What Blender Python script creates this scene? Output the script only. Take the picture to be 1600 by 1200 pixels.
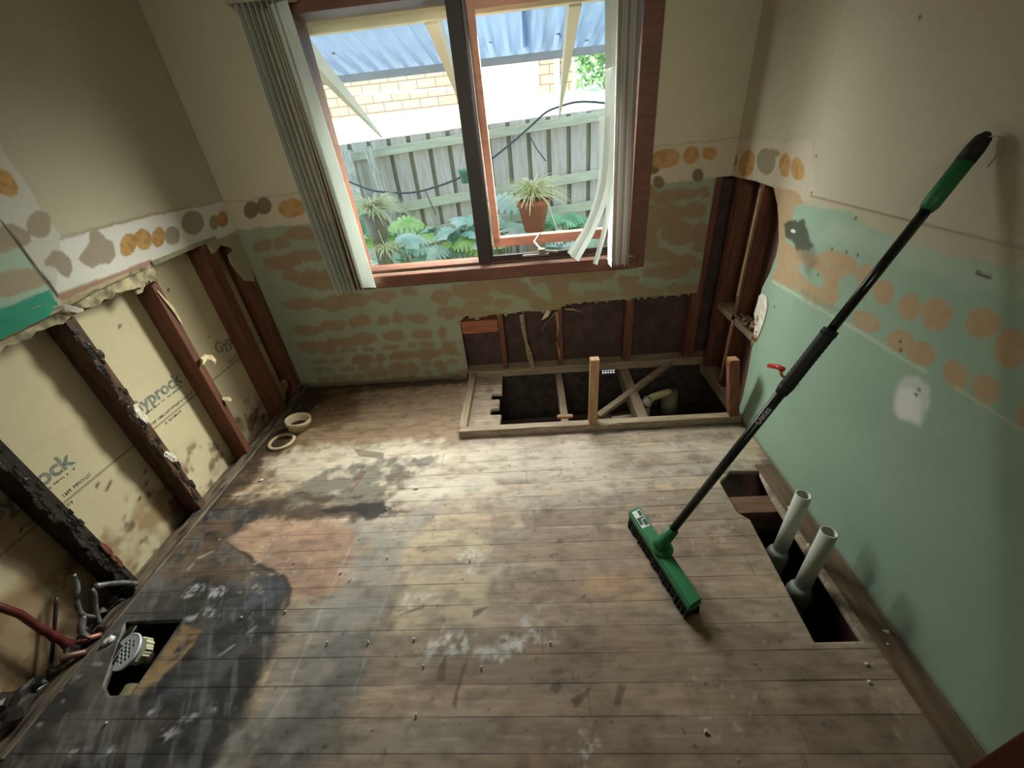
import bpy, bmesh, math, random
import numpy as np
from mathutils import Vector, Matrix
for o in list(bpy.data.objects): bpy.data.objects.remove(o)
SC = bpy.context.scene
COL = SC.collection

# ------------------------------------------------------------ camera
cd = bpy.data.cameras.new('camera'); cam = bpy.data.objects.new('camera', cd); COL.objects.link(cam)
cd.sensor_width = 36; cd.lens = 36*638.88/1600; cd.clip_start = .02
cx = Vector((0.99571, 0.02431, -0.08790)); cy = Vector((0.06107, 0.53606, 0.84195)); cx.normalize()
cy = (cy - cx*cy.dot(cx)).normalized(); cz = cx.cross(cy)
cam.matrix_world = Matrix(((cx.x,cy.x,cz.x,0),(cx.y,cy.y,cz.y,0),(cx.z,cy.z,cz.z,1.5),(0,0,0,1)))
SC.camera = cam
# ------------------------------------------------------------ sky, sun, lamps, exposure
w = bpy.data.worlds.new('world'); SC.world = w; w.use_nodes = True
bg = w.node_tree.nodes['Background']; bg.inputs[0].default_value = (.80, .91, 1, 1); bg.inputs[1].default_value = 2.3
def lamp(name, kind, loc, direction, energy, color=(1,1,1), size=1, size_y=None, spread=None):
    l = bpy.data.lights.new(name, kind); l.energy = energy; l.color = color
    o = bpy.data.objects.new(name, l); COL.objects.link(o); o.location = loc
    o.rotation_euler = Vector(direction).to_track_quat('-Z', 'Y').to_euler()
    if kind == 'AREA':
        l.shape = 'RECTANGLE'; l.size = size; l.size_y = size_y or size
        if spread: l.spread = math.radians(spread)
    if kind == 'SUN': l.angle = math.radians(2)
    return o
lamp('sun', 'SUN', (0,0,8), (.25, .75, -.9), 6.5, (1, .97, .9))
# daylight arriving through the window, aimed down to the floor and to both side walls
lamp('daylight_floor', 'AREA', (-.25, 2.72, 1.50), (-.04, -.58, -.81), 17, (.98, .98, .95), 1.4, .7, 94)
lamp('daylight_left', 'AREA', (-.12, 2.93, 1.62), (-.70, -.53, -.68), 29, (1, .97, .88), .5, .7, 76)
lamp('daylight_right', 'AREA', (-.50, 2.92, 1.62), (.85, -.36, -.60), 25, (.97, 1, .95), .5, .8, 78)
# added fill lamp behind the camera, brightening the back and upper walls
lamp('rear_fill', 'AREA', (-.3, -.9, 2.0), (.0, 1, -.26), 6.6, (1, .96, .78), 1.0, .6, 66)
SC.view_settings.view_transform = 'Standard'; SC.view_settings.look = 'None'
SC.view_settings.gamma = 1; SC.view_settings.use_curve_mapping = False; SC.view_settings.exposure = 0.0
D = {'b_brown': [[(-1.562,1.018),(-1.574,1.004),(-1.597,0.994),(-1.625,0.99),(-1.653,0.992),(-1.675,1.001),(-1.687,1.014),(-1.687,1.028),(-1.675,1.042),(-1.652,1.052),(-1.625,1.056),(-1.597,1.054),(-1.575,1.046),(-1.562,1.033)],[(-1.448,1.02),(-1.46,1.005),(-1.48,0.993),(-1.505,0.988),(-1.53,0.99),(-1.549,0.999),(-1.559,1.013),(-1.557,1.029),(-1.546,1.044),(-1.525,1.056),(-1.501,1.061),(-1.477,1.059),(-1.458,1.05),(-1.448,1.036)],[(-1.243,1.059),(-1.26,1.043),(-1.297,1.032),(-1.347,1.028),(-1.398,1.032),(-1.442,1.043),(-1.469,1.06),(-1.473,1.078),(-1.455,1.094),(-1.418,1.105),(-1.369,1.108),(-1.318,1.104),(-1.275,1.093),(-1.249,1.077)],[(-1.421,0.902),(-1.44,0.883),(-1.48,0.87),(-1.532,0.865),(-1.586,0.869),(-1.63,0.882),(-1.657,0.901),(-1.66,0.922),(-1.64,0.94),(-1.6,0.954),(-1.549,0.958),(-1.496,0.954),(-1.452,0.941),(-1.425,0.923)],[(-1.249,0.927),(-1.266,0.912),(-1.304,0.901),(-1.354,0.898),(-1.407,0.902),(-1.452,0.913),(-1.48,0.929),(-1.485,0.947),(-1.467,0.962),(-1.43,0.972),(-1.38,0.976),(-1.327,0.971),(-1.283,0.96),(-1.255,0.945)],[(-1.451,0.832),(-1.463,0.816),(-1.484,0.803),(-1.51,0.797),(-1.536,0.799),(-1.556,0.809),(-1.566,0.824),(-1.565,0.842),(-1.552,0.858),(-1.531,0.871),(-1.506,0.876),(-1.48,0.874),(-1.461,0.865),(-1.45,0.85)],[(-1.207,0.805),(-1.225,0.788),(-1.263,0.777),(-1.315,0.773),(-1.369,0.778),(-1.416,0.789),(-1.445,0.806),(-1.45,0.824),(-1.432,0.84),(-1.393,0.851),(-1.342,0.855),(-1.288,0.851),(-1.243,0.839),(-1.214,0.823)],[(-1.139,0.758),(-1.164,0.738),(-1.22,0.725),(-1.297,0.722),(-1.38,0.728),(-1.451,0.744),(-1.496,0.765),(-1.506,0.788),(-1.48,0.807),(-1.423,0.82),(-1.346,0.823),(-1.266,0.816),(-1.196,0.801),(-1.151,0.781)],[(-1.394,0.629),(-1.412,0.613),(-1.452,0.602),(-1.506,0.599),(-1.563,0.603),(-1.611,0.615),(-1.641,0.631),(-1.647,0.649),(-1.628,0.664),(-1.587,0.675),(-1.534,0.678),(-1.478,0.674),(-1.43,0.663),(-1.4,0.646)],[(-1.192,0.613),(-1.21,0.591),(-1.249,0.576),(-1.3,0.569),(-1.353,0.573),(-1.397,0.587),(-1.424,0.608),(-1.427,0.631),(-1.408,0.653),(-1.369,0.668),(-1.319,0.674),(-1.267,0.67),(-1.223,0.656),(-1.197,0.636)],[(-1.029,0.631),(-1.046,0.613),(-1.085,0.601),(-1.138,0.597),(-1.194,0.601),(-1.242,0.613),(-1.272,0.631),(-1.279,0.65),(-1.26,0.668),(-1.221,0.68),(-1.169,0.684),(-1.114,0.679),(-1.066,0.667),(-1.036,0.65)],[(-1.434,0.449),(-1.451,0.432),(-1.487,0.419),(-1.534,0.415),(-1.583,0.418),(-1.624,0.43),(-1.649,0.447),(-1.653,0.466),(-1.635,0.483),(-1.599,0.495),(-1.553,0.499),(-1.505,0.496),(-1.464,0.484),(-1.439,0.468)],[(-1.263,0.469),(-1.278,0.452),(-1.309,0.439),(-1.35,0.434),(-1.393,0.437),(-1.429,0.448),(-1.45,0.465),(-1.453,0.483),(-1.438,0.5),(-1.406,0.513),(-1.366,0.517),(-1.324,0.514),(-1.288,0.503),(-1.266,0.487)],[(-1.082,0.483),(-1.096,0.466),(-1.124,0.453),(-1.161,0.448),(-1.199,0.451),(-1.232,0.461),(-1.251,0.478),(-1.254,0.496),(-1.24,0.513),(-1.212,0.525),(-1.176,0.53),(-1.138,0.527),(-1.106,0.517),(-1.086,0.501)],[(-0.967,0.474),(-0.976,0.456),(-0.993,0.443),(-1.014,0.437),(-1.035,0.438),(-1.052,0.448),(-1.061,0.463),(-1.061,0.481),(-1.051,0.498),(-1.035,0.511),(-1.014,0.518),(-0.993,0.516),(-0.976,0.507),(-0.967,0.492)],[(-0.876,0.49),(-0.884,0.472),(-0.898,0.459),(-0.915,0.452),(-0.932,0.454),(-0.946,0.463),(-0.953,0.478),(-0.952,0.496),(-0.944,0.513),(-0.93,0.526),(-0.913,0.532),(-0.896,0.531),(-0.883,0.522),(-0.875,0.507)],
             [(-0.709,0.481),(-0.72,0.466),(-0.744,0.455),(-0.776,0.451),(-0.81,0.453),(-0.84,0.463),(-0.858,0.477),(-0.862,0.493),(-0.851,0.508),(-0.827,0.519),(-0.795,0.523),(-0.761,0.521),(-0.732,0.511),(-0.714,0.497)],[(-1.377,0.323),(-1.397,0.305),(-1.442,0.293),(-1.503,0.289),(-1.567,0.294),(-1.622,0.307),(-1.656,0.325),(-1.663,0.345),(-1.642,0.363),(-1.597,0.375),(-1.536,0.379),(-1.473,0.374),(-1.419,0.361),(-1.385,0.343)],[(-1.222,0.336),(-1.238,0.32),(-1.273,0.309),(-1.32,0.305),(-1.37,0.309),(-1.413,0.32),(-1.439,0.336),(-1.444,0.353),(-1.428,0.369),(-1.393,0.38),(-1.346,0.384),(-1.297,0.38),(-1.255,0.369),(-1.228,0.354)],[(-1.08,0.36),(-1.095,0.34),(-1.124,0.325),(-1.162,0.318),(-1.202,0.321),(-1.234,0.333),(-1.254,0.352),(-1.256,0.373),(-1.241,0.393),(-1.212,0.407),(-1.175,0.414),(-1.136,0.411),(-1.103,0.399),(-1.084,0.381)],[(-0.879,0.363),(-0.891,0.348),(-0.919,0.336),(-0.956,0.332),(-0.995,0.335),(-1.028,0.345),(-1.049,0.36),(-1.053,0.377),(-1.041,0.392),(-1.013,0.404),(-0.976,0.408),(-0.938,0.405),(-0.905,0.395),(-0.884,0.38)],[(-0.707,0.36),(-0.717,0.344),(-0.739,0.332),(-0.769,0.327),(-0.8,0.33),(-0.826,0.339),(-0.843,0.354),(-0.846,0.371),(-0.836,0.386),(-0.814,0.398),(-0.784,0.403),(-0.754,0.4),(-0.727,0.391),(-0.711,0.377)],[(-0.6,0.371),(-0.607,0.351),(-0.619,0.335),(-0.635,0.327),(-0.651,0.328),(-0.663,0.338),(-0.669,0.355),(-0.669,0.376),(-0.662,0.396),(-0.649,0.411),(-0.634,0.419),(-0.619,0.418),(-0.606,0.408),(-0.6,0.391)],[(-1.149,0.19),(-1.163,0.173),(-1.193,0.16),(-1.232,0.155),(-1.272,0.158),(-1.307,0.169),(-1.328,0.185),(-1.332,0.203),(-1.317,0.22),(-1.288,0.232),(-1.249,0.237),(-1.209,0.234),(-1.175,0.224),(-1.154,0.208)],[(-1.073,0.199),(-1.082,0.18),(-1.096,0.165),(-1.113,0.157),(-1.129,0.158),(-1.141,0.168),(-1.147,0.185),(-1.145,0.205),(-1.136,0.224),(-1.122,0.239),(-1.105,0.247),(-1.089,0.245),(-1.077,0.236),(-1.071,0.219)],[(-0.871,0.2),(-0.884,0.183),(-0.912,0.171),(-0.95,0.165),(-0.99,0.169),(-1.025,0.179),(-1.046,0.195),(-1.051,0.213),(-1.038,0.23),(-1.009,0.242),(-0.971,0.247),(-0.932,0.244),(-0.897,0.233),(-0.876,0.218)],[(-0.673,0.21),(-0.686,0.189),(-0.714,0.174),(-0.752,0.166),(-0.792,0.169),(-0.826,0.182),(-0.848,0.201),(-0.852,0.224),(-0.838,0.244),(-0.81,0.26),(-0.772,0.266),(-0.733,0.263),(-0.699,0.251),(-0.678,0.232)],[(-0.547,0.236),(-0.557,0.217),(-0.578,0.203),(-0.606,0.196),(-0.636,0.198),(-0.661,0.209),(-0.677,0.226),(-0.68,0.246),(-0.67,0.264),(-0.649,0.278),(-0.621,0.285),(-0.592,0.282),(-0.567,0.272),(-0.551,0.255)],[(-1.07,0.084),(-1.082,0.071),(-1.108,0.061),(-1.143,0.058),(-1.18,0.06),(-1.212,0.069),(-1.232,0.082),(-1.237,0.096),(-1.224,0.109),(-1.198,0.118),(-1.163,0.122),(-1.126,0.119),(-1.095,0.111),(-1.075,0.098)],[(-0.849,0.089),(-0.863,0.074),(-0.898,0.063),(-0.946,0.059),(-0.998,0.063),(-1.042,0.074),(-1.071,0.089),(-1.078,0.106),(-1.063,0.121),(-1.028,0.131),(-0.98,0.135),(-0.93,0.131),(-0.886,0.12),(-0.857,0.105)],[(-0.628,0.104),(-0.636,0.089),(-0.654,0.077),(-0.677,0.072),(-0.701,0.074),(-0.722,0.082),(-0.735,0.096),(-0.737,0.112),(-0.729,0.127),(-0.711,0.139),(-0.688,0.144),(-0.664,0.142),(-0.644,0.134),(-0.631,0.12)],[(-0.878,0.64),(-0.89,0.625),(-0.917,0.613),(-0.952,0.608),(-0.989,0.611),(-1.02,0.621),(-1.04,0.636),(-1.043,0.653),(-1.031,0.669),(-1.004,0.68),(-0.969,0.685),(-0.933,0.682),(-0.902,0.672),(-0.882,0.657)],
             [(-0.739,0.664),(-0.747,0.651),(-0.762,0.642),(-0.784,0.638),(-0.806,0.64),(-0.824,0.647),(-0.835,0.658),(-0.837,0.671),(-0.829,0.684),(-0.813,0.693),(-0.793,0.697),(-0.771,0.695),(-0.752,0.688),(-0.741,0.677)],[(-0.522,0.604),(-0.532,0.582),(-0.555,0.566),(-0.585,0.558),(-0.616,0.56),(-0.643,0.573),(-0.659,0.592),(-0.661,0.615),(-0.65,0.636),(-0.628,0.652),(-0.598,0.66),(-0.567,0.657),(-0.541,0.645),(-0.525,0.626)],[(-0.279,0.627),(-0.294,0.601),(-0.331,0.581),(-0.382,0.573),(-0.437,0.577),(-0.485,0.593),(-0.515,0.618),(-0.523,0.646),(-0.506,0.672),(-0.469,0.691),(-0.419,0.699),(-0.365,0.695),(-0.319,0.679),(-0.288,0.655)],[(-0.172,0.681),(-0.186,0.661),(-0.221,0.646),(-0.271,0.64),(-0.325,0.645),(-0.372,0.658),(-0.403,0.678),(-0.412,0.7),(-0.397,0.72),(-0.361,0.734),(-0.312,0.74),(-0.26,0.735),(-0.213,0.722),(-0.182,0.703)],[(-0.492,0.5),(-0.502,0.484),(-0.526,0.471),(-0.558,0.466),(-0.591,0.469),(-0.621,0.479),(-0.639,0.494),(-0.643,0.512),(-0.633,0.529),(-0.609,0.541),(-0.578,0.546),(-0.544,0.544),(-0.516,0.534),(-0.497,0.518)],[(-0.443,0.488),(-0.449,0.472),(-0.46,0.461),(-0.475,0.455),(-0.49,0.456),(-0.502,0.464),(-0.51,0.477),(-0.51,0.493),(-0.505,0.508),(-0.493,0.52),(-0.479,0.525),(-0.464,0.524),(-0.452,0.516),(-0.444,0.503)],[(-0.049,0.712),(-0.063,0.688),(-0.098,0.671),(-0.147,0.664),(-0.2,0.668),(-0.247,0.683),(-0.278,0.705),(-0.287,0.731),(-0.272,0.754),(-0.237,0.771),(-0.189,0.777),(-0.137,0.773),(-0.09,0.759),(-0.059,0.737)],[(-0.031,0.628),(-0.043,0.606),(-0.074,0.589),(-0.117,0.582),(-0.164,0.585),(-0.205,0.599),(-0.232,0.621),(-0.24,0.645),(-0.227,0.667),(-0.197,0.684),(-0.154,0.69),(-0.108,0.687),(-0.067,0.673),(-0.04,0.652)],[(0.128,0.697),(0.119,0.674),(0.097,0.656),(0.064,0.647),(0.029,0.65),(-0.003,0.663),(-0.023,0.685),(-0.03,0.71),(-0.02,0.734),(0.003,0.751),(0.035,0.759),(0.069,0.757),(0.1,0.743),(0.121,0.722)],[(0.226,0.649),(0.217,0.605),(0.195,0.57),(0.162,0.552),(0.126,0.555),(0.094,0.578),(0.073,0.616),(0.067,0.662),(0.077,0.705),(0.1,0.738),(0.132,0.754),(0.167,0.752),(0.198,0.73),(0.219,0.694)],[(0.265,0.542),(0.257,0.512),(0.234,0.49),(0.201,0.479),(0.164,0.482),(0.132,0.498),(0.11,0.524),(0.103,0.554),(0.112,0.583),(0.135,0.605),(0.168,0.615),(0.203,0.612),(0.235,0.597),(0.257,0.572)],[(-0.149,0.531),(-0.156,0.513),(-0.174,0.499),(-0.198,0.492),(-0.224,0.494),(-0.246,0.504),(-0.261,0.521),(-0.264,0.54),(-0.256,0.558),(-0.239,0.572),(-0.215,0.578),(-0.19,0.576),(-0.168,0.566),(-0.153,0.55)],[(-0.266,0.562),(-0.272,0.547),(-0.285,0.536),(-0.302,0.531),(-0.32,0.532),(-0.336,0.54),(-0.346,0.553),(-0.348,0.568),(-0.342,0.583),(-0.329,0.594),(-0.312,0.599),(-0.294,0.598),(-0.278,0.59),(-0.268,0.577)],[(-0.321,0.523),(-0.33,0.504),(-0.353,0.49),(-0.384,0.484),(-0.418,0.487),(-0.447,0.498),(-0.466,0.515),(-0.47,0.534),(-0.46,0.553),(-0.437,0.566),(-0.406,0.572),(-0.373,0.569),(-0.344,0.559),(-0.326,0.542)],[(0.01,0.574),(0.004,0.558),(-0.01,0.546),(-0.03,0.54),(-0.052,0.542),(-0.071,0.551),(-0.084,0.565),(-0.087,0.582),(-0.081,0.598),(-0.067,0.61),(-0.047,0.616),(-0.025,0.614),(-0.006,0.606),(0.006,0.591)],[(0.085,0.513),(0.078,0.494),(0.059,0.48),(0.032,0.474),(0.002,0.476),(-0.024,0.487),(-0.041,0.504),(-0.046,0.523),(-0.038,0.541),(-0.019,0.555),(0.007,0.561),(0.036,0.559),(0.062,0.548),(0.079,0.532)],[(0.523,0.686),(0.51,0.662),(0.472,0.646),(0.416,0.639),(0.352,0.645),(0.295,0.66),(0.256,0.683),(0.242,0.708),(0.256,0.731),(0.295,0.747),(0.351,0.753),(0.413,0.748),(0.469,0.733),(0.508,0.711)],
             [(0.402,0.695),(0.391,0.669),(0.359,0.649),(0.312,0.64),(0.259,0.644),(0.211,0.66),(0.179,0.686),(0.168,0.714),(0.18,0.741),(0.213,0.76),(0.26,0.768),(0.311,0.764),(0.358,0.748),(0.39,0.724)],[(0.613,0.73),(0.603,0.71),(0.572,0.696),(0.525,0.691),(0.474,0.695),(0.426,0.708),(0.394,0.727),(0.382,0.748),(0.393,0.768),(0.424,0.781),(0.47,0.786),(0.521,0.782),(0.567,0.769),(0.6,0.751)],[(0.652,0.615),(0.646,0.6),(0.627,0.588),(0.599,0.583),(0.568,0.586),(0.539,0.595),(0.518,0.61),(0.51,0.626),(0.517,0.642),(0.536,0.653),(0.563,0.658),(0.595,0.655),(0.623,0.646),(0.644,0.632)],[(0.957,0.651),(0.945,0.631),(0.907,0.617),(0.848,0.613),(0.782,0.618),(0.722,0.632),(0.679,0.652),(0.663,0.674),(0.676,0.694),(0.715,0.707),(0.773,0.712),(0.837,0.706),(0.897,0.692),(0.94,0.673)],[(1.025,0.704),(1.017,0.684),(0.99,0.67),(0.948,0.665),(0.9,0.668),(0.856,0.681),(0.824,0.7),(0.811,0.721),(0.82,0.741),(0.847,0.754),(0.889,0.76),(0.936,0.756),(0.979,0.744),(1.011,0.725)],[(0.875,0.754),(0.866,0.735),(0.837,0.722),(0.792,0.716),(0.741,0.72),(0.694,0.733),(0.66,0.752),(0.648,0.773),(0.657,0.792),(0.687,0.805),(0.732,0.81),(0.782,0.806),(0.828,0.794),(0.861,0.775)],[(0.752,0.858),(0.748,0.826),(0.729,0.802),(0.701,0.789),(0.667,0.792),(0.635,0.809),(0.613,0.837),(0.603,0.87),(0.608,0.901),(0.627,0.924),(0.655,0.936),(0.688,0.933),(0.718,0.917),(0.741,0.89)],[(0.969,0.876),(0.962,0.848),(0.935,0.828),(0.892,0.818),(0.842,0.822),(0.796,0.839),(0.762,0.865),(0.748,0.894),(0.756,0.921),(0.784,0.941),(0.826,0.95),(0.875,0.946),(0.92,0.93),(0.954,0.905)],[(1.049,0.851),(1.05,0.812),(1.039,0.78),(1.017,0.764),(0.991,0.766),(0.964,0.786),(0.943,0.82),(0.931,0.861),(0.931,0.9),(0.943,0.93),(0.964,0.945),(0.989,0.943),(1.015,0.924),(1.037,0.891)],[(0.775,0.98),(0.772,0.947),(0.757,0.921),(0.732,0.908),(0.703,0.911),(0.675,0.928),(0.654,0.957),(0.645,0.991),(0.649,1.023),(0.664,1.048),(0.689,1.06),(0.717,1.058),(0.745,1.041),(0.765,1.013)],[(0.888,0.988),(0.884,0.961),(0.865,0.941),(0.834,0.931),(0.799,0.934),(0.765,0.949),(0.741,0.973),(0.73,1.001),(0.735,1.027),(0.755,1.046),(0.785,1.056),(0.82,1.053),(0.852,1.038),(0.877,1.015)],[(1.004,0.995),(1.0,0.975),(0.983,0.959),(0.955,0.952),(0.923,0.955),(0.893,0.967),(0.871,0.985),(0.861,1.007),(0.865,1.027),(0.883,1.042),(0.91,1.049),(0.941,1.046),(0.971,1.035),(0.993,1.016)],[(0.704,1.12),(0.701,1.1),(0.689,1.085),(0.67,1.078),(0.648,1.08),(0.627,1.09),(0.612,1.108),(0.606,1.128),(0.609,1.147),(0.622,1.162),(0.641,1.169),(0.662,1.167),(0.682,1.157),(0.697,1.14)],[(0.857,1.091),(0.852,1.074),(0.832,1.062),(0.802,1.057),(0.767,1.06),(0.735,1.07),(0.712,1.086),(0.702,1.104),(0.708,1.12),(0.728,1.132),(0.758,1.137),(0.792,1.134),(0.824,1.124),(0.847,1.108)],[(0.937,1.09),(0.932,1.077),(0.914,1.067),(0.887,1.063),(0.855,1.065),(0.826,1.074),(0.805,1.087),(0.796,1.102),(0.802,1.116),(0.82,1.126),(0.847,1.129),(0.878,1.127),(0.907,1.118),(0.928,1.105)],[(1.012,1.094),(1.009,1.08),(0.998,1.069),(0.979,1.065),(0.957,1.066),(0.936,1.075),(0.921,1.087),(0.914,1.102),(0.917,1.116),(0.929,1.126),(0.947,1.13),(0.969,1.129),(0.989,1.121),(1.005,1.108)],[(0.771,1.081),(0.769,1.064),(0.758,1.051),(0.742,1.045),(0.723,1.047),(0.705,1.056),(0.692,1.071),(0.686,1.089),(0.689,1.105),(0.699,1.118),(0.715,1.124),(0.734,1.123),(0.752,1.114),(0.765,1.099)],
             [(1.038,0.543),(1.029,0.53),(0.998,0.521),(0.951,0.518),(0.898,0.522),(0.849,0.532),(0.815,0.547),(0.802,0.562),(0.812,0.576),(0.843,0.584),(0.89,0.587),(0.942,0.583),(0.99,0.573),(1.024,0.559)],[(0.8,0.541),(0.788,0.528),(0.752,0.519),(0.698,0.517),(0.637,0.522),(0.582,0.532),(0.543,0.547),(0.529,0.563),(0.542,0.576),(0.579,0.585),(0.632,0.587),(0.692,0.582),(0.747,0.572),(0.785,0.557)],[(0.507,0.535),(0.495,0.521),(0.462,0.512),(0.414,0.509),(0.36,0.514),(0.311,0.524),(0.277,0.539),(0.265,0.554),(0.277,0.568),(0.311,0.577),(0.359,0.58),(0.412,0.576),(0.46,0.565),(0.494,0.551)],[(0.224,0.489),(0.211,0.474),(0.177,0.465),(0.127,0.462),(0.072,0.466),(0.023,0.477),(-0.011,0.492),(-0.022,0.508),(-0.009,0.522),(0.025,0.531),(0.075,0.534),(0.129,0.53),(0.178,0.519),(0.212,0.505)],[(-0.193,0.459),(-0.207,0.449),(-0.243,0.442),(-0.294,0.441),(-0.35,0.445),(-0.4,0.454),(-0.434,0.466),(-0.445,0.479),(-0.43,0.489),(-0.394,0.496),(-0.343,0.497),(-0.288,0.493),(-0.238,0.484),(-0.204,0.472)]],
 'b_dk': [[(-1.556,1.217),(-1.57,1.197),(-1.589,1.181),(-1.612,1.173),(-1.632,1.175),(-1.646,1.186),(-1.651,1.203),(-1.646,1.224),(-1.632,1.244),(-1.613,1.259),(-1.591,1.266),(-1.571,1.265),(-1.557,1.254),(-1.552,1.237)],[(-1.473,1.23),(-1.486,1.21),(-1.505,1.195),(-1.527,1.188),(-1.547,1.189),(-1.562,1.2),(-1.567,1.217),(-1.562,1.238),(-1.549,1.257),(-1.53,1.272),(-1.508,1.28),(-1.489,1.278),(-1.475,1.268),(-1.469,1.251)],[(0.714,1.233),(0.711,1.222),(0.703,1.214),(0.689,1.211),(0.674,1.212),(0.66,1.218),(0.65,1.227),(0.645,1.239),(0.648,1.249),(0.656,1.257),(0.67,1.26),(0.685,1.259),(0.699,1.253),(0.709,1.244)],[(0.748,1.167),(0.746,1.154),(0.739,1.143),(0.727,1.138),(0.713,1.139),(0.7,1.147),(0.69,1.159),(0.685,1.173),(0.687,1.186),(0.695,1.197),(0.707,1.202),(0.72,1.2),(0.733,1.193),(0.743,1.181)],[(0.953,1.181),(0.952,1.168),(0.946,1.157),(0.934,1.152),(0.92,1.153),(0.907,1.161),(0.897,1.172),(0.892,1.186),(0.893,1.2),(0.9,1.21),(0.911,1.215),(0.925,1.214),(0.938,1.207),(0.948,1.195)]],
 'b_gold': [[(-1.28,1.204),(-1.296,1.183),(-1.326,1.167),(-1.363,1.16),(-1.4,1.163),(-1.429,1.175),(-1.445,1.195),(-1.444,1.218),(-1.427,1.238),(-1.397,1.254),(-1.361,1.26),(-1.325,1.257),(-1.296,1.245),(-1.28,1.226)],[(-1.183,1.22),(-1.196,1.197),(-1.216,1.179),(-1.239,1.171),(-1.261,1.172),(-1.276,1.184),(-1.283,1.204),(-1.279,1.228),(-1.266,1.25),(-1.246,1.267),(-1.223,1.275),(-1.202,1.273),(-1.187,1.262),(-1.18,1.243)],[(0.818,1.282),(0.816,1.261),(0.799,1.243),(0.769,1.232),(0.734,1.23),(0.699,1.239),(0.673,1.255),(0.66,1.276),(0.662,1.297),(0.68,1.315),(0.709,1.325),(0.744,1.327),(0.778,1.319),(0.804,1.303)],[(0.912,1.264),(0.9,1.25),(0.882,1.243),(0.863,1.244),(0.847,1.254),(0.836,1.27),(0.832,1.288),(0.837,1.306),(0.849,1.32),(0.866,1.327),(0.885,1.326),(0.901,1.316),(0.913,1.301),(0.916,1.282)],[(1.0,1.283),(0.999,1.269),(0.99,1.259),(0.977,1.253),(0.96,1.255),(0.944,1.263),(0.932,1.275),(0.926,1.29),(0.928,1.304),(0.936,1.314),(0.95,1.319),(0.966,1.318),(0.982,1.31),(0.994,1.298)],[(0.636,1.273),(0.634,1.261),(0.628,1.252),(0.619,1.248),(0.609,1.249),(0.599,1.255),(0.591,1.265),(0.588,1.277),(0.59,1.289),(0.595,1.298),(0.605,1.302),(0.615,1.301),(0.625,1.295),(0.632,1.285)]],
 'b_hole': [(-0.503,0.433),(-0.454,0.471),(-0.385,0.451),(-0.277,0.466),(-0.151,0.465),(-0.066,0.476),(0.058,0.462),(0.162,0.472),(0.183,0.496),(0.306,0.508),(0.468,0.504),(0.668,0.51),(0.867,0.507),(1.031,0.515)],
 'blot': [[(-0.299,1.018),(-0.299,0.991),(-0.306,0.97),(-0.317,0.958),(-0.331,0.959),(-0.345,0.971),(-0.356,0.993),(-0.363,1.02),(-0.363,1.048),(-0.357,1.071),(-0.345,1.084),(-0.33,1.083),(-0.316,1.07),(-0.304,1.046)],[(-0.297,0.722),(-0.303,0.709),(-0.323,0.7),(-0.353,0.695),(-0.387,0.695),(-0.419,0.701),(-0.442,0.712),(-0.453,0.725),(-0.447,0.738),(-0.427,0.748),(-0.397,0.753),(-0.362,0.752),(-0.329,0.746),(-0.306,0.735)],[(-0.412,0.703),(-0.411,0.684),(-0.416,0.668),(-0.425,0.66),(-0.436,0.66),(-0.449,0.669),(-0.46,0.684),(-0.466,0.704),(-0.468,0.724),(-0.464,0.74),(-0.454,0.749),(-0.442,0.749),(-0.429,0.74),(-0.418,0.723)],[(-0.082,0.75),(-0.084,0.722),(-0.089,0.701),(-0.096,0.689),(-0.104,0.689),(-0.111,0.701),(-0.116,0.723),(-0.118,0.75),(-0.116,0.779),(-0.111,0.802),(-0.104,0.816),(-0.095,0.815),(-0.088,0.802),(-0.083,0.778)],[(-0.156,0.669),(-0.162,0.659),(-0.177,0.651),(-0.199,0.647),(-0.224,0.647),(-0.247,0.652),(-0.263,0.66),(-0.27,0.671),(-0.265,0.681),(-0.25,0.689),(-0.227,0.693),(-0.202,0.693),(-0.178,0.688),(-0.162,0.679)],[(-0.446,0.874),(-0.45,0.864),(-0.466,0.855),(-0.491,0.851),(-0.52,0.852),(-0.547,0.857),(-0.568,0.867),(-0.577,0.878),(-0.573,0.889),(-0.557,0.897),(-0.531,0.901),(-0.502,0.901),(-0.474,0.895),(-0.454,0.885)],[(-0.105,0.698),(-0.109,0.687),(-0.121,0.679),(-0.138,0.675),(-0.158,0.675),(-0.175,0.68),(-0.188,0.689),(-0.193,0.699),(-0.189,0.71),(-0.177,0.718),(-0.159,0.723),(-0.139,0.723),(-0.121,0.717),(-0.109,0.709)],[(0.11,0.427),(0.102,0.413),(0.083,0.403),(0.059,0.397),(0.032,0.397),(0.008,0.403),(-0.007,0.413),(-0.013,0.427),(-0.005,0.44),(0.013,0.451),(0.038,0.458),(0.066,0.457),(0.09,0.451),(0.106,0.44)],[(-0.094,0.698),(-0.096,0.689),(-0.102,0.682),(-0.111,0.678),(-0.12,0.679),(-0.129,0.683),(-0.135,0.69),(-0.138,0.698),(-0.135,0.707),(-0.129,0.714),(-0.121,0.718),(-0.111,0.718),(-0.102,0.714),(-0.096,0.707)]],
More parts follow.
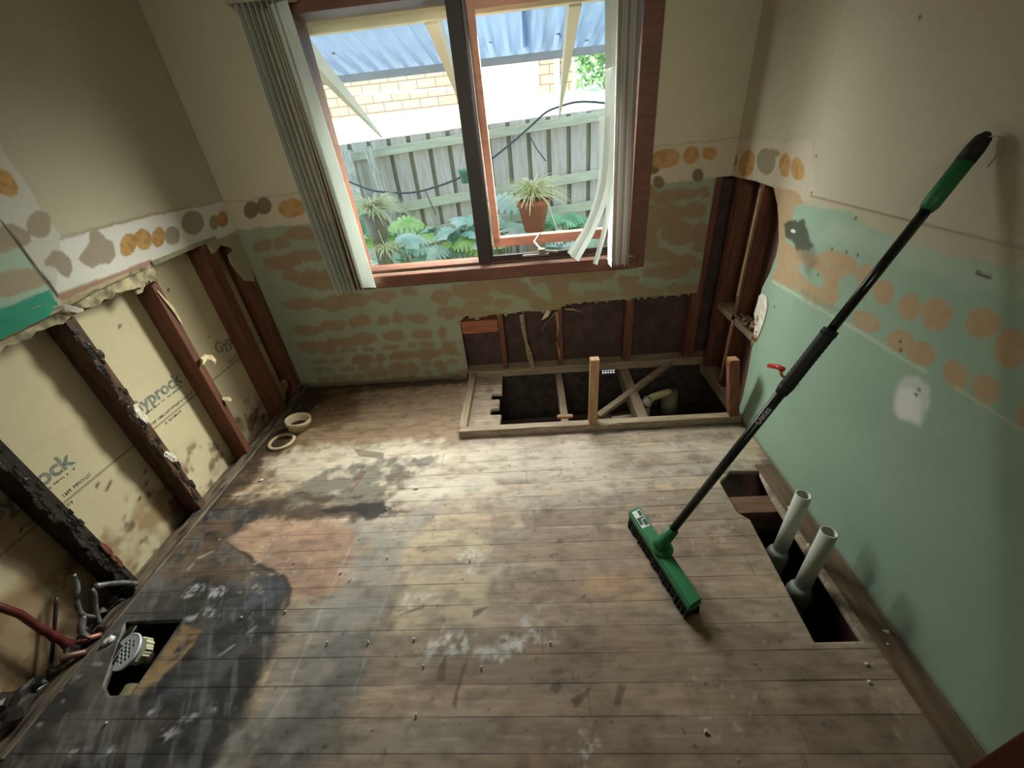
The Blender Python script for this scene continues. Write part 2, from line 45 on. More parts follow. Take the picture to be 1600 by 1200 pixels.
 'blotd': [[(-1.443,0.943),(-1.435,0.931),(-1.435,0.919),(-1.443,0.909),(-1.457,0.903),(-1.475,0.902),(-1.492,0.906),(-1.507,0.915),(-1.515,0.926),(-1.515,0.939),(-1.508,0.949),(-1.493,0.955),(-1.475,0.956),(-1.457,0.952)],[(-1.338,0.947),(-1.328,0.934),(-1.325,0.919),(-1.331,0.905),(-1.343,0.894),(-1.359,0.89),(-1.377,0.892),(-1.393,0.9),(-1.403,0.912),(-1.406,0.927),(-1.401,0.941),(-1.389,0.952),(-1.372,0.957),(-1.354,0.955)],[(-1.322,0.858),(-1.317,0.85),(-1.319,0.841),(-1.326,0.833),(-1.338,0.828),(-1.352,0.827),(-1.366,0.83),(-1.376,0.836),(-1.382,0.844),(-1.381,0.853),(-1.373,0.861),(-1.361,0.866),(-1.347,0.868),(-1.333,0.865)],[(-1.372,0.823),(-1.371,0.818),(-1.375,0.814),(-1.384,0.811),(-1.396,0.812),(-1.408,0.814),(-1.419,0.819),(-1.426,0.824),(-1.427,0.829),(-1.423,0.834),(-1.414,0.836),(-1.402,0.836),(-1.389,0.833),(-1.379,0.828)],[(-1.136,0.499),(-1.135,0.493),(-1.143,0.489),(-1.156,0.486),(-1.174,0.486),(-1.191,0.489),(-1.205,0.494),(-1.213,0.499),(-1.214,0.505),(-1.207,0.51),(-1.193,0.512),(-1.175,0.512),(-1.158,0.509),(-1.143,0.505)],[(-1.161,0.467),(-1.161,0.461),(-1.17,0.457),(-1.185,0.454),(-1.204,0.455),(-1.222,0.457),(-1.238,0.461),(-1.246,0.467),(-1.246,0.472),(-1.238,0.477),(-1.223,0.479),(-1.204,0.479),(-1.185,0.477),(-1.169,0.472)],[(-1.478,0.428),(-1.478,0.426),(-1.481,0.424),(-1.489,0.423),(-1.498,0.423),(-1.508,0.424),(-1.516,0.426),(-1.521,0.429),(-1.521,0.431),(-1.518,0.433),(-1.51,0.435),(-1.501,0.434),(-1.491,0.433),(-1.483,0.431)],[(-1.449,0.427),(-1.448,0.424),(-1.451,0.422),(-1.456,0.421),(-1.464,0.421),(-1.472,0.422),(-1.479,0.424),(-1.483,0.427),(-1.484,0.43),(-1.481,0.432),(-1.476,0.433),(-1.468,0.433),(-1.46,0.432),(-1.453,0.43)],[(-1.364,0.424),(-1.363,0.421),(-1.365,0.418),(-1.372,0.416),(-1.38,0.416),(-1.389,0.418),(-1.397,0.421),(-1.402,0.424),(-1.403,0.427),(-1.4,0.43),(-1.394,0.431),(-1.385,0.431),(-1.376,0.43),(-1.368,0.427)],[(-1.297,0.525),(-1.296,0.521),(-1.298,0.518),(-1.304,0.517),(-1.312,0.517),(-1.321,0.519),(-1.328,0.522),(-1.333,0.525),(-1.334,0.529),(-1.332,0.532),(-1.326,0.534),(-1.318,0.534),(-1.309,0.532),(-1.302,0.529)],[(-1.101,0.524),(-1.098,0.518),(-1.099,0.513),(-1.104,0.511),(-1.111,0.511),(-1.118,0.513),(-1.126,0.518),(-1.131,0.524),(-1.134,0.53),(-1.133,0.535),(-1.129,0.537),(-1.122,0.537),(-1.114,0.535),(-1.106,0.53)],[(-1.649,0.501),(-1.648,0.499),(-1.649,0.496),(-1.653,0.495),(-1.659,0.495),(-1.666,0.496),(-1.672,0.499),(-1.677,0.502),(-1.679,0.505),(-1.677,0.507),(-1.673,0.508),(-1.667,0.508),(-1.66,0.507),(-1.654,0.504)],[(-1.635,0.66),(-1.634,0.657),(-1.634,0.655),(-1.637,0.654),(-1.642,0.654),(-1.647,0.655),(-1.652,0.657),(-1.655,0.66),(-1.657,0.663),(-1.656,0.665),(-1.653,0.666),(-1.649,0.666),(-1.644,0.665),(-1.639,0.663)],[(-1.677,0.634),(-1.673,0.63),(-1.671,0.626),(-1.672,0.621),(-1.676,0.618),(-1.682,0.616),(-1.689,0.616),(-1.695,0.619),(-1.699,0.622),(-1.701,0.627),(-1.7,0.631),(-1.695,0.635),(-1.69,0.637),(-1.683,0.636)]],
 'bluegrey': [(-1.158,1.003),(-1.058,0.917),(-1.09,0.829),(-1.112,0.715),(-1.178,0.615),(-1.195,0.542),(-1.42,0.543),(-1.323,0.718),(-1.274,0.833),(-1.304,0.965)],
 'brownin': [(-1.74,1.294),(-1.509,1.295),(-1.48,1.174),(-1.271,1.052),(-1.161,1.009),(-1.227,0.977),(-1.429,0.983),(-1.677,1.006)],
 'brownleft': [(-1.776,2.158),(-1.745,2.467),(-1.315,2.479),(-1.208,2.176),(-1.279,1.917),(-1.432,1.811),(-1.594,1.611),(-1.707,1.392),(-1.728,1.373)],
 'butt': [[(-0.449,1.195),(-0.464,1.289)],[(0.548,0.922),(0.525,0.837)],[(0.146,1.413),(0.145,1.321)],[(-0.592,1.058),(-0.579,0.957)],[(0.232,0.616),(0.223,0.531)],[(-0.105,0.502),(-0.105,0.427)],[(-1.208,2.176),(-1.183,2.069)]],
 'cornerdark': [(-1.771,2.522),(-0.494,2.515),(-0.489,2.428),(-1.104,2.413),(-1.456,2.353),(-1.589,2.141),(-1.536,1.709),(-1.678,1.35),(-1.749,1.306)],
 'cream3': [(-0.744,1.194),(-0.273,1.173),(-0.231,0.959),(-0.265,0.764),(-0.589,0.749),(-0.571,0.97)],
 'dark': [(-1.718,0.301),(-1.877,0.461),(-1.829,0.622),(-1.735,0.936),(-1.749,1.353),(-1.606,1.395),(-1.379,1.355),(-1.408,1.29),(-1.46,1.226),(-1.488,1.171),(-1.342,1.099),(-1.161,1.009),(-1.054,0.936),(-1.048,0.857),(-1.037,0.769),(-0.985,0.713),(-1.0,0.632),(-1.018,0.558),(-0.998,0.49),(-1.022,0.386),(-1.014,0.293)],
 'darkedge': [(-1.488,1.171),(-1.346,1.105),(-1.218,1.035),(-1.11,0.993),(-1.043,0.93),(-1.026,0.864),(-1.035,0.823),(-1.048,0.877),(-1.07,0.936),(-1.124,0.982),(-1.22,1.014),(-1.334,1.079)],
 'darkmid': [(-1.768,1.481),(-1.594,1.611),(-1.468,1.653),(-1.427,1.507),(-1.53,1.383),(-1.714,1.352)],
 'fh_bench': [(-0.262,2.478),(-0.256,2.265),(-0.324,2.272),(-0.323,2.204),(-0.268,2.199),(-0.265,2.098),(-0.318,2.097),(-0.32,2.036),(-0.248,2.029),(-0.252,1.952)],
 'fh_left': [(-1.669,0.812),(-1.436,0.815),(-1.435,0.569),(-1.514,0.566),(-1.56,0.596)],
 'fh_right': [(0.816,1.401),(0.893,1.468),(1.023,1.46),(1.001,1.305),(0.996,1.102),(0.988,0.695),(0.837,0.694),(0.854,1.182),(0.819,1.224)],
 'greyband': [(-0.94,1.238),(-0.655,1.317),(-0.47,1.327),(-0.643,1.091),(-0.655,0.893),(-0.7,0.729),(-0.724,0.555),(-0.75,0.386),(-1.116,0.305),(-0.974,0.54),(-0.936,0.631),(-0.975,0.779),(-0.902,0.926)],
 'greyband2': [(-0.805,0.753),(-0.619,0.772),(-0.62,0.627),(-0.646,0.488),(-0.853,0.474),(-0.862,0.574)],
 'greyband3': [(-0.945,0.49),(-0.616,0.488),(-0.693,0.386),(-0.839,0.306),(-1.023,0.305)],
 'l_gold': [[(1.445,1.547),(1.49,1.53),(1.511,1.517),(1.508,1.468),(1.487,1.447),(1.46,1.445),(1.439,1.457),(1.391,1.469)],[(1.809,1.192),(1.785,1.178),(1.76,1.17),(1.74,1.171),(1.728,1.18),(1.727,1.194),(1.736,1.212),(1.753,1.229),(1.777,1.243),(1.801,1.251),(1.822,1.251),(1.835,1.243),(1.837,1.228),(1.828,1.21)],[(1.91,1.212),(1.899,1.192),(1.88,1.177),(1.859,1.169),(1.839,1.17),(1.824,1.179),(1.817,1.195),(1.819,1.214),(1.83,1.233),(1.848,1.249),(1.869,1.257),(1.889,1.257),(1.905,1.248),(1.912,1.232)],[(1.985,1.197),(1.968,1.181),(1.947,1.169),(1.926,1.165),(1.91,1.169),(1.901,1.18),(1.901,1.196),(1.909,1.214),(1.925,1.23),(1.946,1.242),(1.966,1.247),(1.983,1.243),(1.993,1.232),(1.993,1.216)],[(2.473,1.188),(2.455,1.171),(2.432,1.16),(2.408,1.156),(2.387,1.16),(2.375,1.171),(2.373,1.187),(2.381,1.205),(2.398,1.221),(2.42,1.232),(2.444,1.237),(2.465,1.233),(2.479,1.222),(2.481,1.206)],[(2.661,1.205),(2.638,1.187),(2.604,1.175),(2.568,1.172),(2.535,1.178),(2.512,1.191),(2.504,1.21),(2.511,1.23),(2.532,1.248),(2.564,1.26),(2.6,1.264),(2.634,1.259),(2.658,1.246),(2.668,1.227)]],
 'l_green': [(1.364,1.578),(1.387,1.383),(1.398,1.133),(1.378,1.084),(1.186,1.094),(1.013,1.071)],
 'l_grey': [[(1.531,1.344),(1.514,1.327),(1.493,1.314),(1.472,1.309),(1.455,1.313),(1.446,1.324),(1.446,1.341),(1.455,1.359),(1.471,1.376),(1.492,1.389),(1.512,1.394),(1.53,1.392),(1.54,1.381),(1.54,1.364)],[(1.387,1.369),(1.416,1.367),(1.433,1.347),(1.453,1.334),(1.429,1.301),(1.386,1.294),(1.355,1.314),(1.323,1.346)],[(1.43,1.238),(1.482,1.265),(1.508,1.256),(1.52,1.22),(1.507,1.187),(1.469,1.162),(1.456,1.183),(1.448,1.216),(1.421,1.224)],[(1.546,1.212),(1.584,1.234),(1.628,1.258),(1.652,1.292),(1.693,1.288),(1.701,1.256),(1.72,1.236),(1.699,1.184),(1.656,1.164),(1.612,1.174),(1.577,1.166),(1.554,1.193)],[(2.273,1.205),(2.247,1.184),(2.212,1.17),(2.173,1.166),(2.14,1.173),(2.118,1.19),(2.111,1.212),(2.12,1.235),(2.143,1.256),(2.177,1.27),(2.214,1.275),(2.249,1.269),(2.273,1.253),(2.282,1.23)],[(2.389,1.186),(2.374,1.172),(2.354,1.161),(2.333,1.158),(2.316,1.161),(2.306,1.171),(2.304,1.185),(2.312,1.201),(2.327,1.216),(2.346,1.226),(2.367,1.23),(2.384,1.227),(2.395,1.217),(2.397,1.203)],[(2.073,1.183),(2.056,1.167),(2.034,1.157),(2.01,1.153),(1.991,1.158),(1.979,1.17),(1.977,1.186),(1.985,1.203),(2.001,1.219),(2.023,1.23),(2.046,1.233),(2.066,1.229),(2.079,1.218),(2.081,1.202)]],
 'l_greywhite': [(1.533,1.592),(1.534,1.294),(1.396,1.133),(1.387,1.383),(1.4,1.559),(1.552,1.778)],
 'l_lip': [(1.013,1.071),(1.183,1.091),(1.273,1.098),(1.308,1.107),(1.378,1.084),(1.4,1.1),(1.587,1.097),(1.764,1.115),(1.806,1.109),(1.801,1.039),(1.783,1.03),(1.14,1.029),(0.981,1.024)],
 'l_open': [(0.938,0.939),(1.008,1.041),(1.147,1.039),(1.204,1.034),(1.28,1.051),(1.364,1.046),(1.446,1.041),(1.548,1.043),(1.629,1.046),(1.698,1.048),(1.69,1.018),(1.718,1.017),(1.744,1.037),(1.792,1.042),(1.835,1.112),(2.117,1.116),(2.227,1.116),(2.224,1.083),(2.227,1.051),(2.271,1.057),(2.324,1.076),(2.403,1.045),(2.412,1.025),(2.35,1.015),(2.343,0.965),(2.364,0.91),(2.397,0.848),(2.471,0.816)],
 'l_pieces': [(2.227,1.116),(2.45,1.107),(2.504,1.095),(2.495,0.969),(2.477,0.806),(2.392,0.842),(2.267,1.037)],
 'l_pink': [(1.39,1.124),(1.563,1.126),(1.848,1.129),(1.84,1.108),(1.71,1.112),(1.595,1.108),(1.4,1.1)],
 'l_seam': [(1.392,1.39),(1.385,1.379),(1.39,1.124),(1.398,1.111),(1.404,1.133)],
 'l_tan': [[(1.228,1.311),(1.354,1.335),(1.361,1.317),(1.417,1.308),(1.368,1.298),(1.303,1.29),(1.194,1.261)],[(1.165,1.221),(1.289,1.242),(1.362,1.23),(1.387,1.219),(1.406,1.171),(1.362,1.167),(1.24,1.172),(1.115,1.148)]],
 'l_teal': [(1.104,1.132),(1.22,1.143),(1.386,1.149),(1.378,1.084),(1.35,1.085),(1.34,1.104),(1.311,1.111),(1.273,1.098),(1.183,1.091),(1.07,1.083)],
 'l_tearline': [(1.532,1.297),(1.719,1.303),(1.975,1.305),(2.295,1.291),(2.743,1.296),(2.731,1.279),(2.287,1.28),(1.968,1.295),(1.711,1.292),(1.529,1.286)],
 'l_white_low': [(1.396,1.133),(1.387,1.383),(1.377,1.525),(1.623,1.881),(1.533,1.592),(1.534,1.294),(2.108,1.291),(2.743,1.296),(2.699,1.096),(2.486,1.114),(1.839,1.117)],
 'lines': [[(-0.856,1.171),(-0.877,1.132),(-0.892,0.873),(-0.892,0.733),(-0.895,0.575),(-0.924,0.49),(-0.916,0.486),(-0.886,0.578),(-0.877,0.732),(-0.879,0.873),(-0.868,1.132)],[(-0.642,1.123),(-0.646,0.973),(-0.658,0.819),(-0.662,0.687),(-0.665,0.538),(-0.658,0.538),(-0.651,0.686),(-0.643,0.818),(-0.633,0.972),(-0.631,1.122)],[(-1.58,1.032),(-1.565,1.094),(-1.516,1.125),(-1.508,1.118),(-1.552,1.084),(-1.566,1.026)],[(-1.202,0.685),(-1.165,0.722),(-1.16,0.718),(-1.193,0.678)],[(-1.144,0.76),(-1.117,0.786),(-1.112,0.782),(-1.137,0.753)],[(-0.079,0.955),(-0.054,0.954),(-0.059,0.951),(-0.081,0.949)]],
 'mark': [[(-0.392,0.643),(-0.377,0.682),(-0.368,0.652),(-0.365,0.596),(-0.397,0.597)],[(-0.314,0.642),(-0.298,0.651),(-0.319,0.569),(-0.318,0.519),(-0.335,0.535)],[(-0.024,0.584),(0.001,0.594),(0.012,0.575),(-0.01,0.556),(-0.029,0.57)],[(0.029,0.541),(0.084,0.566),(0.113,0.589),(0.089,0.557),(0.05,0.524)],[(0.163,0.532),(0.186,0.585),(0.211,0.581),(0.18,0.525)],[(-0.299,0.822),(-0.248,0.84),(-0.269,0.81),(-0.296,0.796)],[(-0.569,0.817),(-0.488,0.851),(-0.481,0.838),(-0.568,0.814)],[(0.034,1.127),(0.066,1.119),(0.053,1.095),(0.026,1.102)],[(-1.11,1.787),(-0.901,1.728),(-0.893,1.675),(-1.047,1.717)],[(-0.85,1.554),(-0.717,1.578),(-0.703,1.517),(-0.819,1.506)],[(-1.025,1.461),(-0.995,1.621),(-0.956,1.58),(-0.989,1.437)],[(-1.284,1.307),(-1.274,1.377),(-1.254,1.385),(-1.254,1.305)]],
 'orange': [(-1.458,1.292),(-1.08,1.274),(-0.991,1.248),(-0.863,1.192),(-0.853,1.068),(-0.856,0.911),(-1.031,0.89),(-1.086,0.973),(-1.196,1.022),(-1.338,1.092),(-1.469,1.17)],
 'orange2': [(-1.211,1.251),(-0.865,1.199),(-0.853,1.008),(-0.864,0.898),(-1.0,0.881),(-1.036,1.044)],
 'palecore': [(-1.418,1.782),(-0.536,1.743),(-0.452,1.659),(-0.86,1.588),(-1.175,1.492),(-1.316,1.569)],
 'palecore2': [(-0.695,1.485),(-0.299,1.505),(-0.197,1.412),(-0.473,1.347),(-0.788,1.344)],
 'paletop': [(-1.64,1.69),(-1.432,1.811),(-1.081,1.813),(-0.545,1.799),(0.181,1.742),(0.51,1.664),(0.977,1.679),(1.038,1.529),(0.447,1.395),(-0.163,1.311),(-0.65,1.298),(-0.926,1.371),(-1.26,1.452)],
 'patchy_or': [(0.096,0.949),(0.377,0.994),(0.361,0.841),(0.22,0.821),(0.084,0.836)],
 'plate': [],
 'plate_out': [(-1.771,2.522),(-1.74,1.365),(-1.698,0.913),(-1.824,0.618),(-1.846,0.511)],
 'r_band': [(3.497,1.399),(2.525,1.335),(2.166,1.339),(1.863,1.344),(1.831,1.281),(1.741,1.16),(1.863,1.124),(2.062,1.16),(2.446,1.164),(3.393,1.142)],
 'r_dent': [(1.908,1.034),(1.87,1.059),(1.785,1.078),(1.744,1.041),(1.677,0.995),(1.699,0.97),(1.773,0.964),(1.832,0.984),(1.886,0.99)],
 'r_fade': [(1.673,1.028),(1.451,1.051),(1.231,1.05),(1.063,1.049),(0.836,1.049),(0.889,1.143),(1.082,1.112),(1.264,1.101),(1.438,1.12),(1.614,1.103)],
 'r_gold': [[(2.274,1.234),(2.28,1.208),(2.301,1.186),(2.333,1.174),(2.37,1.173),(2.405,1.184),(2.43,1.206),(2.439,1.234),(2.431,1.261),(2.408,1.283),(2.374,1.294),(2.338,1.293),(2.306,1.281),(2.283,1.26)],[(1.968,1.257),(1.963,1.237),(1.966,1.22),(1.979,1.209),(1.999,1.207),(2.021,1.215),(2.042,1.23),(2.057,1.251),(2.063,1.272),(2.058,1.289),(2.044,1.299),(2.024,1.3),(2.002,1.292),(1.983,1.277)],[(1.87,1.255),(1.86,1.238),(1.86,1.223),(1.869,1.212),(1.888,1.208),(1.911,1.212),(1.935,1.224),(1.954,1.24),(1.965,1.258),(1.965,1.274),(1.954,1.284),(1.935,1.287),(1.912,1.282),(1.889,1.271)]],
 'r_green': [(2.069,1.141),(1.863,1.124),(1.669,1.135),(1.539,1.146),(1.476,1.129),(1.438,1.12),(1.334,1.111),(1.262,1.098),(1.17,1.101),(1.078,1.106),(1.074,1.12),(1.002,1.122),(0.913,1.116),(0.758,1.122),(-0.298,-0.031),(1.131,-2.892),(2.734,0.22)],
 'r_greenin': [(1.735,0.916),(1.674,0.92),(1.604,0.916),(1.546,0.897),(1.566,0.859),(1.645,0.864),(1.717,0.881)],
 'r_grey': [[(2.554,1.244),(2.551,1.226),(2.56,1.21),(2.579,1.2),(2.605,1.198),(2.632,1.204),(2.655,1.218),(2.67,1.237),(2.673,1.256),(2.663,1.272),(2.643,1.281),(2.617,1.282),(2.59,1.275),(2.568,1.262)],[(2.47,1.249),(2.468,1.234),(2.474,1.221),(2.489,1.213),(2.51,1.211),(2.531,1.217),(2.55,1.228),(2.562,1.244),(2.565,1.259),(2.557,1.272),(2.541,1.28),(2.521,1.281),(2.5,1.275),(2.482,1.264)],[(2.09,1.263),(2.087,1.24),(2.1,1.221),(2.129,1.207),(2.166,1.204),(2.207,1.211),(2.241,1.228),(2.262,1.252),(2.264,1.276),(2.248,1.296),(2.217,1.308),(2.179,1.31),(2.14,1.302),(2.109,1.285)],[(2.068,1.294),(2.071,1.286),(2.088,1.278),(2.116,1.272),(2.15,1.27),(2.184,1.272),(2.21,1.278),(2.222,1.286),(2.218,1.295),(2.199,1.303),(2.169,1.309),(2.135,1.31),(2.103,1.308),(2.079,1.302)]],
 'r_hole': [(2.883,1.121),(2.446,1.164),(2.235,1.168),(2.062,1.16),(1.998,1.098),(1.951,1.025),(1.914,0.951),(1.909,0.895),(1.922,0.817),(1.958,0.727),(1.953,0.664),(1.952,0.579),(1.896,0.517),(1.916,0.416),(1.899,0.291),(1.886,0.135),(1.902,-0.004),(1.9,-0.062)],
 'r_line1': [(1.787,1.168),(1.783,1.161),(0.967,1.164),(0.969,1.169)],
 'r_line2': [(1.887,0.792),(1.892,0.778),(1.381,0.791),(1.031,0.794),(1.029,0.803),(1.381,0.804)],
 'r_line3': [(0.951,0.81),(0.947,0.802),(0.762,0.799),(0.635,0.798),(0.639,0.805),(0.767,0.807)],
 'r_panel': [(1.891,1.775),(1.827,1.281),(1.755,1.163),(1.293,1.163),(0.967,1.164),(0.667,1.168),(0.829,1.732),(1.686,2.18)],
 'r_patch': [(1.096,0.721),(1.083,0.753),(1.049,0.778),(1.006,0.768),(0.981,0.73),(0.975,0.646),(1.041,0.627),(1.077,0.637),(1.092,0.689)],
 'r_patchin': [(1.088,0.715),(1.038,0.736),(1.008,0.723),(0.981,0.656),(1.043,0.632),(1.068,0.644)],
 'r_smear': [(1.68,0.825),(1.475,0.834),(1.335,0.831),(1.386,0.801),(1.637,0.785)],
 'r_specks': [(1.811,1.297),(1.777,1.174),(1.502,1.13),(1.035,1.087),(1.028,0.743),(1.029,0.724),(1.567,1.011),(1.49,1.019),(1.436,1.023),(1.598,0.905),(1.151,0.838),(1.137,0.816),(1.817,0.685),(1.518,1.651)],
 'r_tan': [[(2.081,1.166),(1.875,1.166),(1.799,1.133),(1.863,1.114),(1.863,1.056),(1.881,1.013),(1.869,0.967),(1.798,0.965),(1.714,0.966),(1.642,0.967),(1.583,1.007),(1.492,1.017),(1.424,1.0),(1.422,0.965),(1.465,0.94),(1.483,0.906),(1.45,0.869),(1.47,0.824),(1.558,0.802),(1.718,0.806),(1.897,0.789),(1.884,0.844),(1.889,0.9)],[(1.341,0.986),(1.337,0.971),(1.341,0.956),(1.351,0.945),(1.367,0.939),(1.386,0.941),(1.402,0.949),(1.414,0.963),(1.418,0.979),(1.414,0.994),(1.402,1.005),(1.386,1.01),(1.368,1.008),(1.352,0.999)],[(1.243,0.965),(1.238,0.949),(1.242,0.933),(1.254,0.92),(1.271,0.914),(1.29,0.914),(1.308,0.923),(1.321,0.937),(1.325,0.955),(1.32,0.971),(1.308,0.983),(1.29,0.989),(1.271,0.987),(1.254,0.979)],[(1.136,0.958),(1.131,0.941),(1.134,0.925),(1.144,0.912),(1.161,0.904),(1.18,0.905),(1.197,0.913),(1.21,0.928),(1.215,0.946),(1.211,0.963),(1.199,0.976),(1.182,0.982),(1.164,0.981),(1.147,0.972)],[(1.049,0.975),(1.043,0.956),(1.045,0.937),(1.056,0.922),(1.073,0.914),(1.093,0.915),(1.113,0.925),(1.127,0.942),(1.133,0.962),(1.129,0.982),(1.118,0.996),(1.1,1.003),(1.08,1.001),(1.062,0.991)],[(0.93,0.998),(0.926,0.983),(0.929,0.967),(0.94,0.953),(0.957,0.945),(0.976,0.944),(0.993,0.951),(1.006,0.964),(1.01,0.981),(1.005,0.998),(0.993,1.011),(0.976,1.018),(0.958,1.018),(0.941,1.011)],[(0.851,0.972),(0.844,0.953),(0.844,0.935),(0.851,0.92),(0.865,0.912),(0.882,0.913),(0.9,0.923),(0.913,0.94),(0.92,0.96),(0.919,0.98),(0.911,0.994),(0.897,1.001),(0.88,0.998),(0.864,0.988)],[(1.239,0.836),(1.249,0.821),(1.268,0.81),(1.295,0.805),(1.323,0.806),(1.347,0.815),(1.362,0.828),(1.364,0.845),(1.352,0.86),(1.331,0.87),(1.304,0.874),(1.277,0.872),(1.255,0.863),(1.241,0.85)],[(1.113,0.861),(1.11,0.846),(1.115,0.83),(1.128,0.816),(1.146,0.806),(1.166,0.803),(1.184,0.808),(1.196,0.819),(1.199,0.835),(1.193,0.852),(1.179,0.867),(1.16,0.875),(1.14,0.877),(1.124,0.872)],[(1.028,0.84),(1.033,0.824),(1.046,0.811),(1.064,0.803),(1.084,0.803),(1.102,0.81),(1.115,0.823),(1.118,0.84),(1.112,0.857),(1.098,0.87),(1.08,0.877),(1.06,0.876),(1.043,0.869),(1.032,0.856)],[(0.946,0.861),(0.933,0.848),(0.925,0.832),(0.925,0.818),(0.932,0.807),(0.945,0.802),(0.961,0.804),(0.979,0.813),(0.993,0.826),(1.001,0.843),(1.001,0.858),(0.993,0.868),(0.979,0.872),(0.963,0.87)],[(0.846,0.837),(0.851,0.824),(0.861,0.815),(0.876,0.811),(0.892,0.814),(0.905,0.823),(0.914,0.836),(0.915,0.851),(0.91,0.864),(0.898,0.873),(0.884,0.876),(0.869,0.873),(0.856,0.864),(0.848,0.852)],[(0.761,0.85),(0.756,0.837),(0.754,0.824),(0.757,0.814),(0.764,0.809),(0.773,0.809),(0.782,0.816),(0.791,0.827),(0.796,0.841),(0.798,0.854),(0.795,0.864),(0.788,0.869),(0.779,0.867),(0.77,0.861)],[(0.771,0.969),(0.767,0.956),(0.768,0.943),(0.775,0.932),(0.786,0.925),(0.799,0.924),(0.812,0.929),(0.821,0.939),(0.825,0.953),(0.823,0.966),(0.816,0.977),(0.804,0.983),(0.792,0.984),(0.78,0.978)]],
 'smear': [(-1.3,1.536),(-1.163,1.632),(-0.957,1.669),(-0.742,1.679),(-0.562,1.682),(-0.677,1.552),(-0.751,1.445),(-0.788,1.344),(-0.904,1.311),(-1.3,1.331),(-1.492,1.321),(-1.74,1.294),(-1.701,1.434),(-1.344,1.414)],
 'smear2': [(-1.516,1.445),(-1.26,1.452),(-0.94,1.413),(-0.723,1.34),(-0.65,1.298),(-0.888,1.265),(-1.413,1.298),(-1.726,1.32),(-1.722,1.414)],
 'streak': [(-1.107,1.337),(-0.921,1.359),(-0.792,1.356),(-0.764,1.304),(-0.796,1.268),(-0.847,1.252),(-0.904,1.311),(-1.064,1.311)],
 'warmback': [(-1.789,2.559),(-0.492,2.497),(-0.451,1.792),(-0.931,1.83),(-1.496,1.707),(-1.707,1.392),(-1.784,1.355)],
 'warmright': [(-0.018,1.196),(0.895,1.22),(1.066,0.439),(0.962,0.316),(-0.139,0.31),(-0.224,0.535)],
 'woodpatch': [(-1.421,0.8),(-1.325,0.774),(-1.323,0.718),(-1.366,0.617),(-1.386,0.57),(-1.431,0.569)]}
# ------------------------------------------------------------ helpers
R_ = random.Random(7)
def lin(c):
    return tuple((v/12.92 if v <= .04045 else ((v+.055)/1.055)**2.4) for v in (x/255 for x in c))
def mat(name, color, rough=.6, noise=.15, scale=8, metal=0, stretch=(1,1,1), bump=0, spec=.5, **kw):
    m = bpy.data.materials.new(name); m.use_nodes = True; nt = m.node_tree; N = nt.nodes; K = nt.links
    b = N['Principled BSDF']; b.inputs['Roughness'].default_value = rough; b.inputs['Metallic'].default_value = metal
    b.inputs['Specular IOR Level'].default_value = spec
    c = lin(color)
    tc = N.new('ShaderNodeTexCoord'); mp = N.new('ShaderNodeMapping'); mp.inputs['Scale'].default_value = stretch
    n = N.new('ShaderNodeTexNoise'); n.inputs['Scale'].default_value = scale; n.inputs['Detail'].default_value = 6
    K.new(tc.outputs['Object'], mp.inputs['Vector']); K.new(mp.outputs[0], n.inputs['Vector'])
    r = N.new('ShaderNodeValToRGB'); r.color_ramp.elements[0].position = .3; r.color_ramp.elements[1].position = .7
    d = kw.get('dark'); l2 = kw.get('light')
    r.color_ramp.elements[0].color = (*(lin(d) if d else [v*(1-noise*1.6) for v in c]), 1)
    r.color_ramp.elements[1].color = (*(lin(l2) if l2 else [min(1, v*(1+noise)) for v in c]), 1)
    K.new(n.outputs['Fac'], r.inputs['Fac']); K.new(r.outputs['Color'], b.inputs['Base Color'])
    if bump:
        bu = N.new('ShaderNodeBump'); bu.inputs['Strength'].default_value = bump; bu.inputs['Distance'].default_value = .003
        K.new(n.outputs['Fac'], bu.inputs['Height']); K.new(bu.outputs[0], b.inputs['Normal'])
    return m
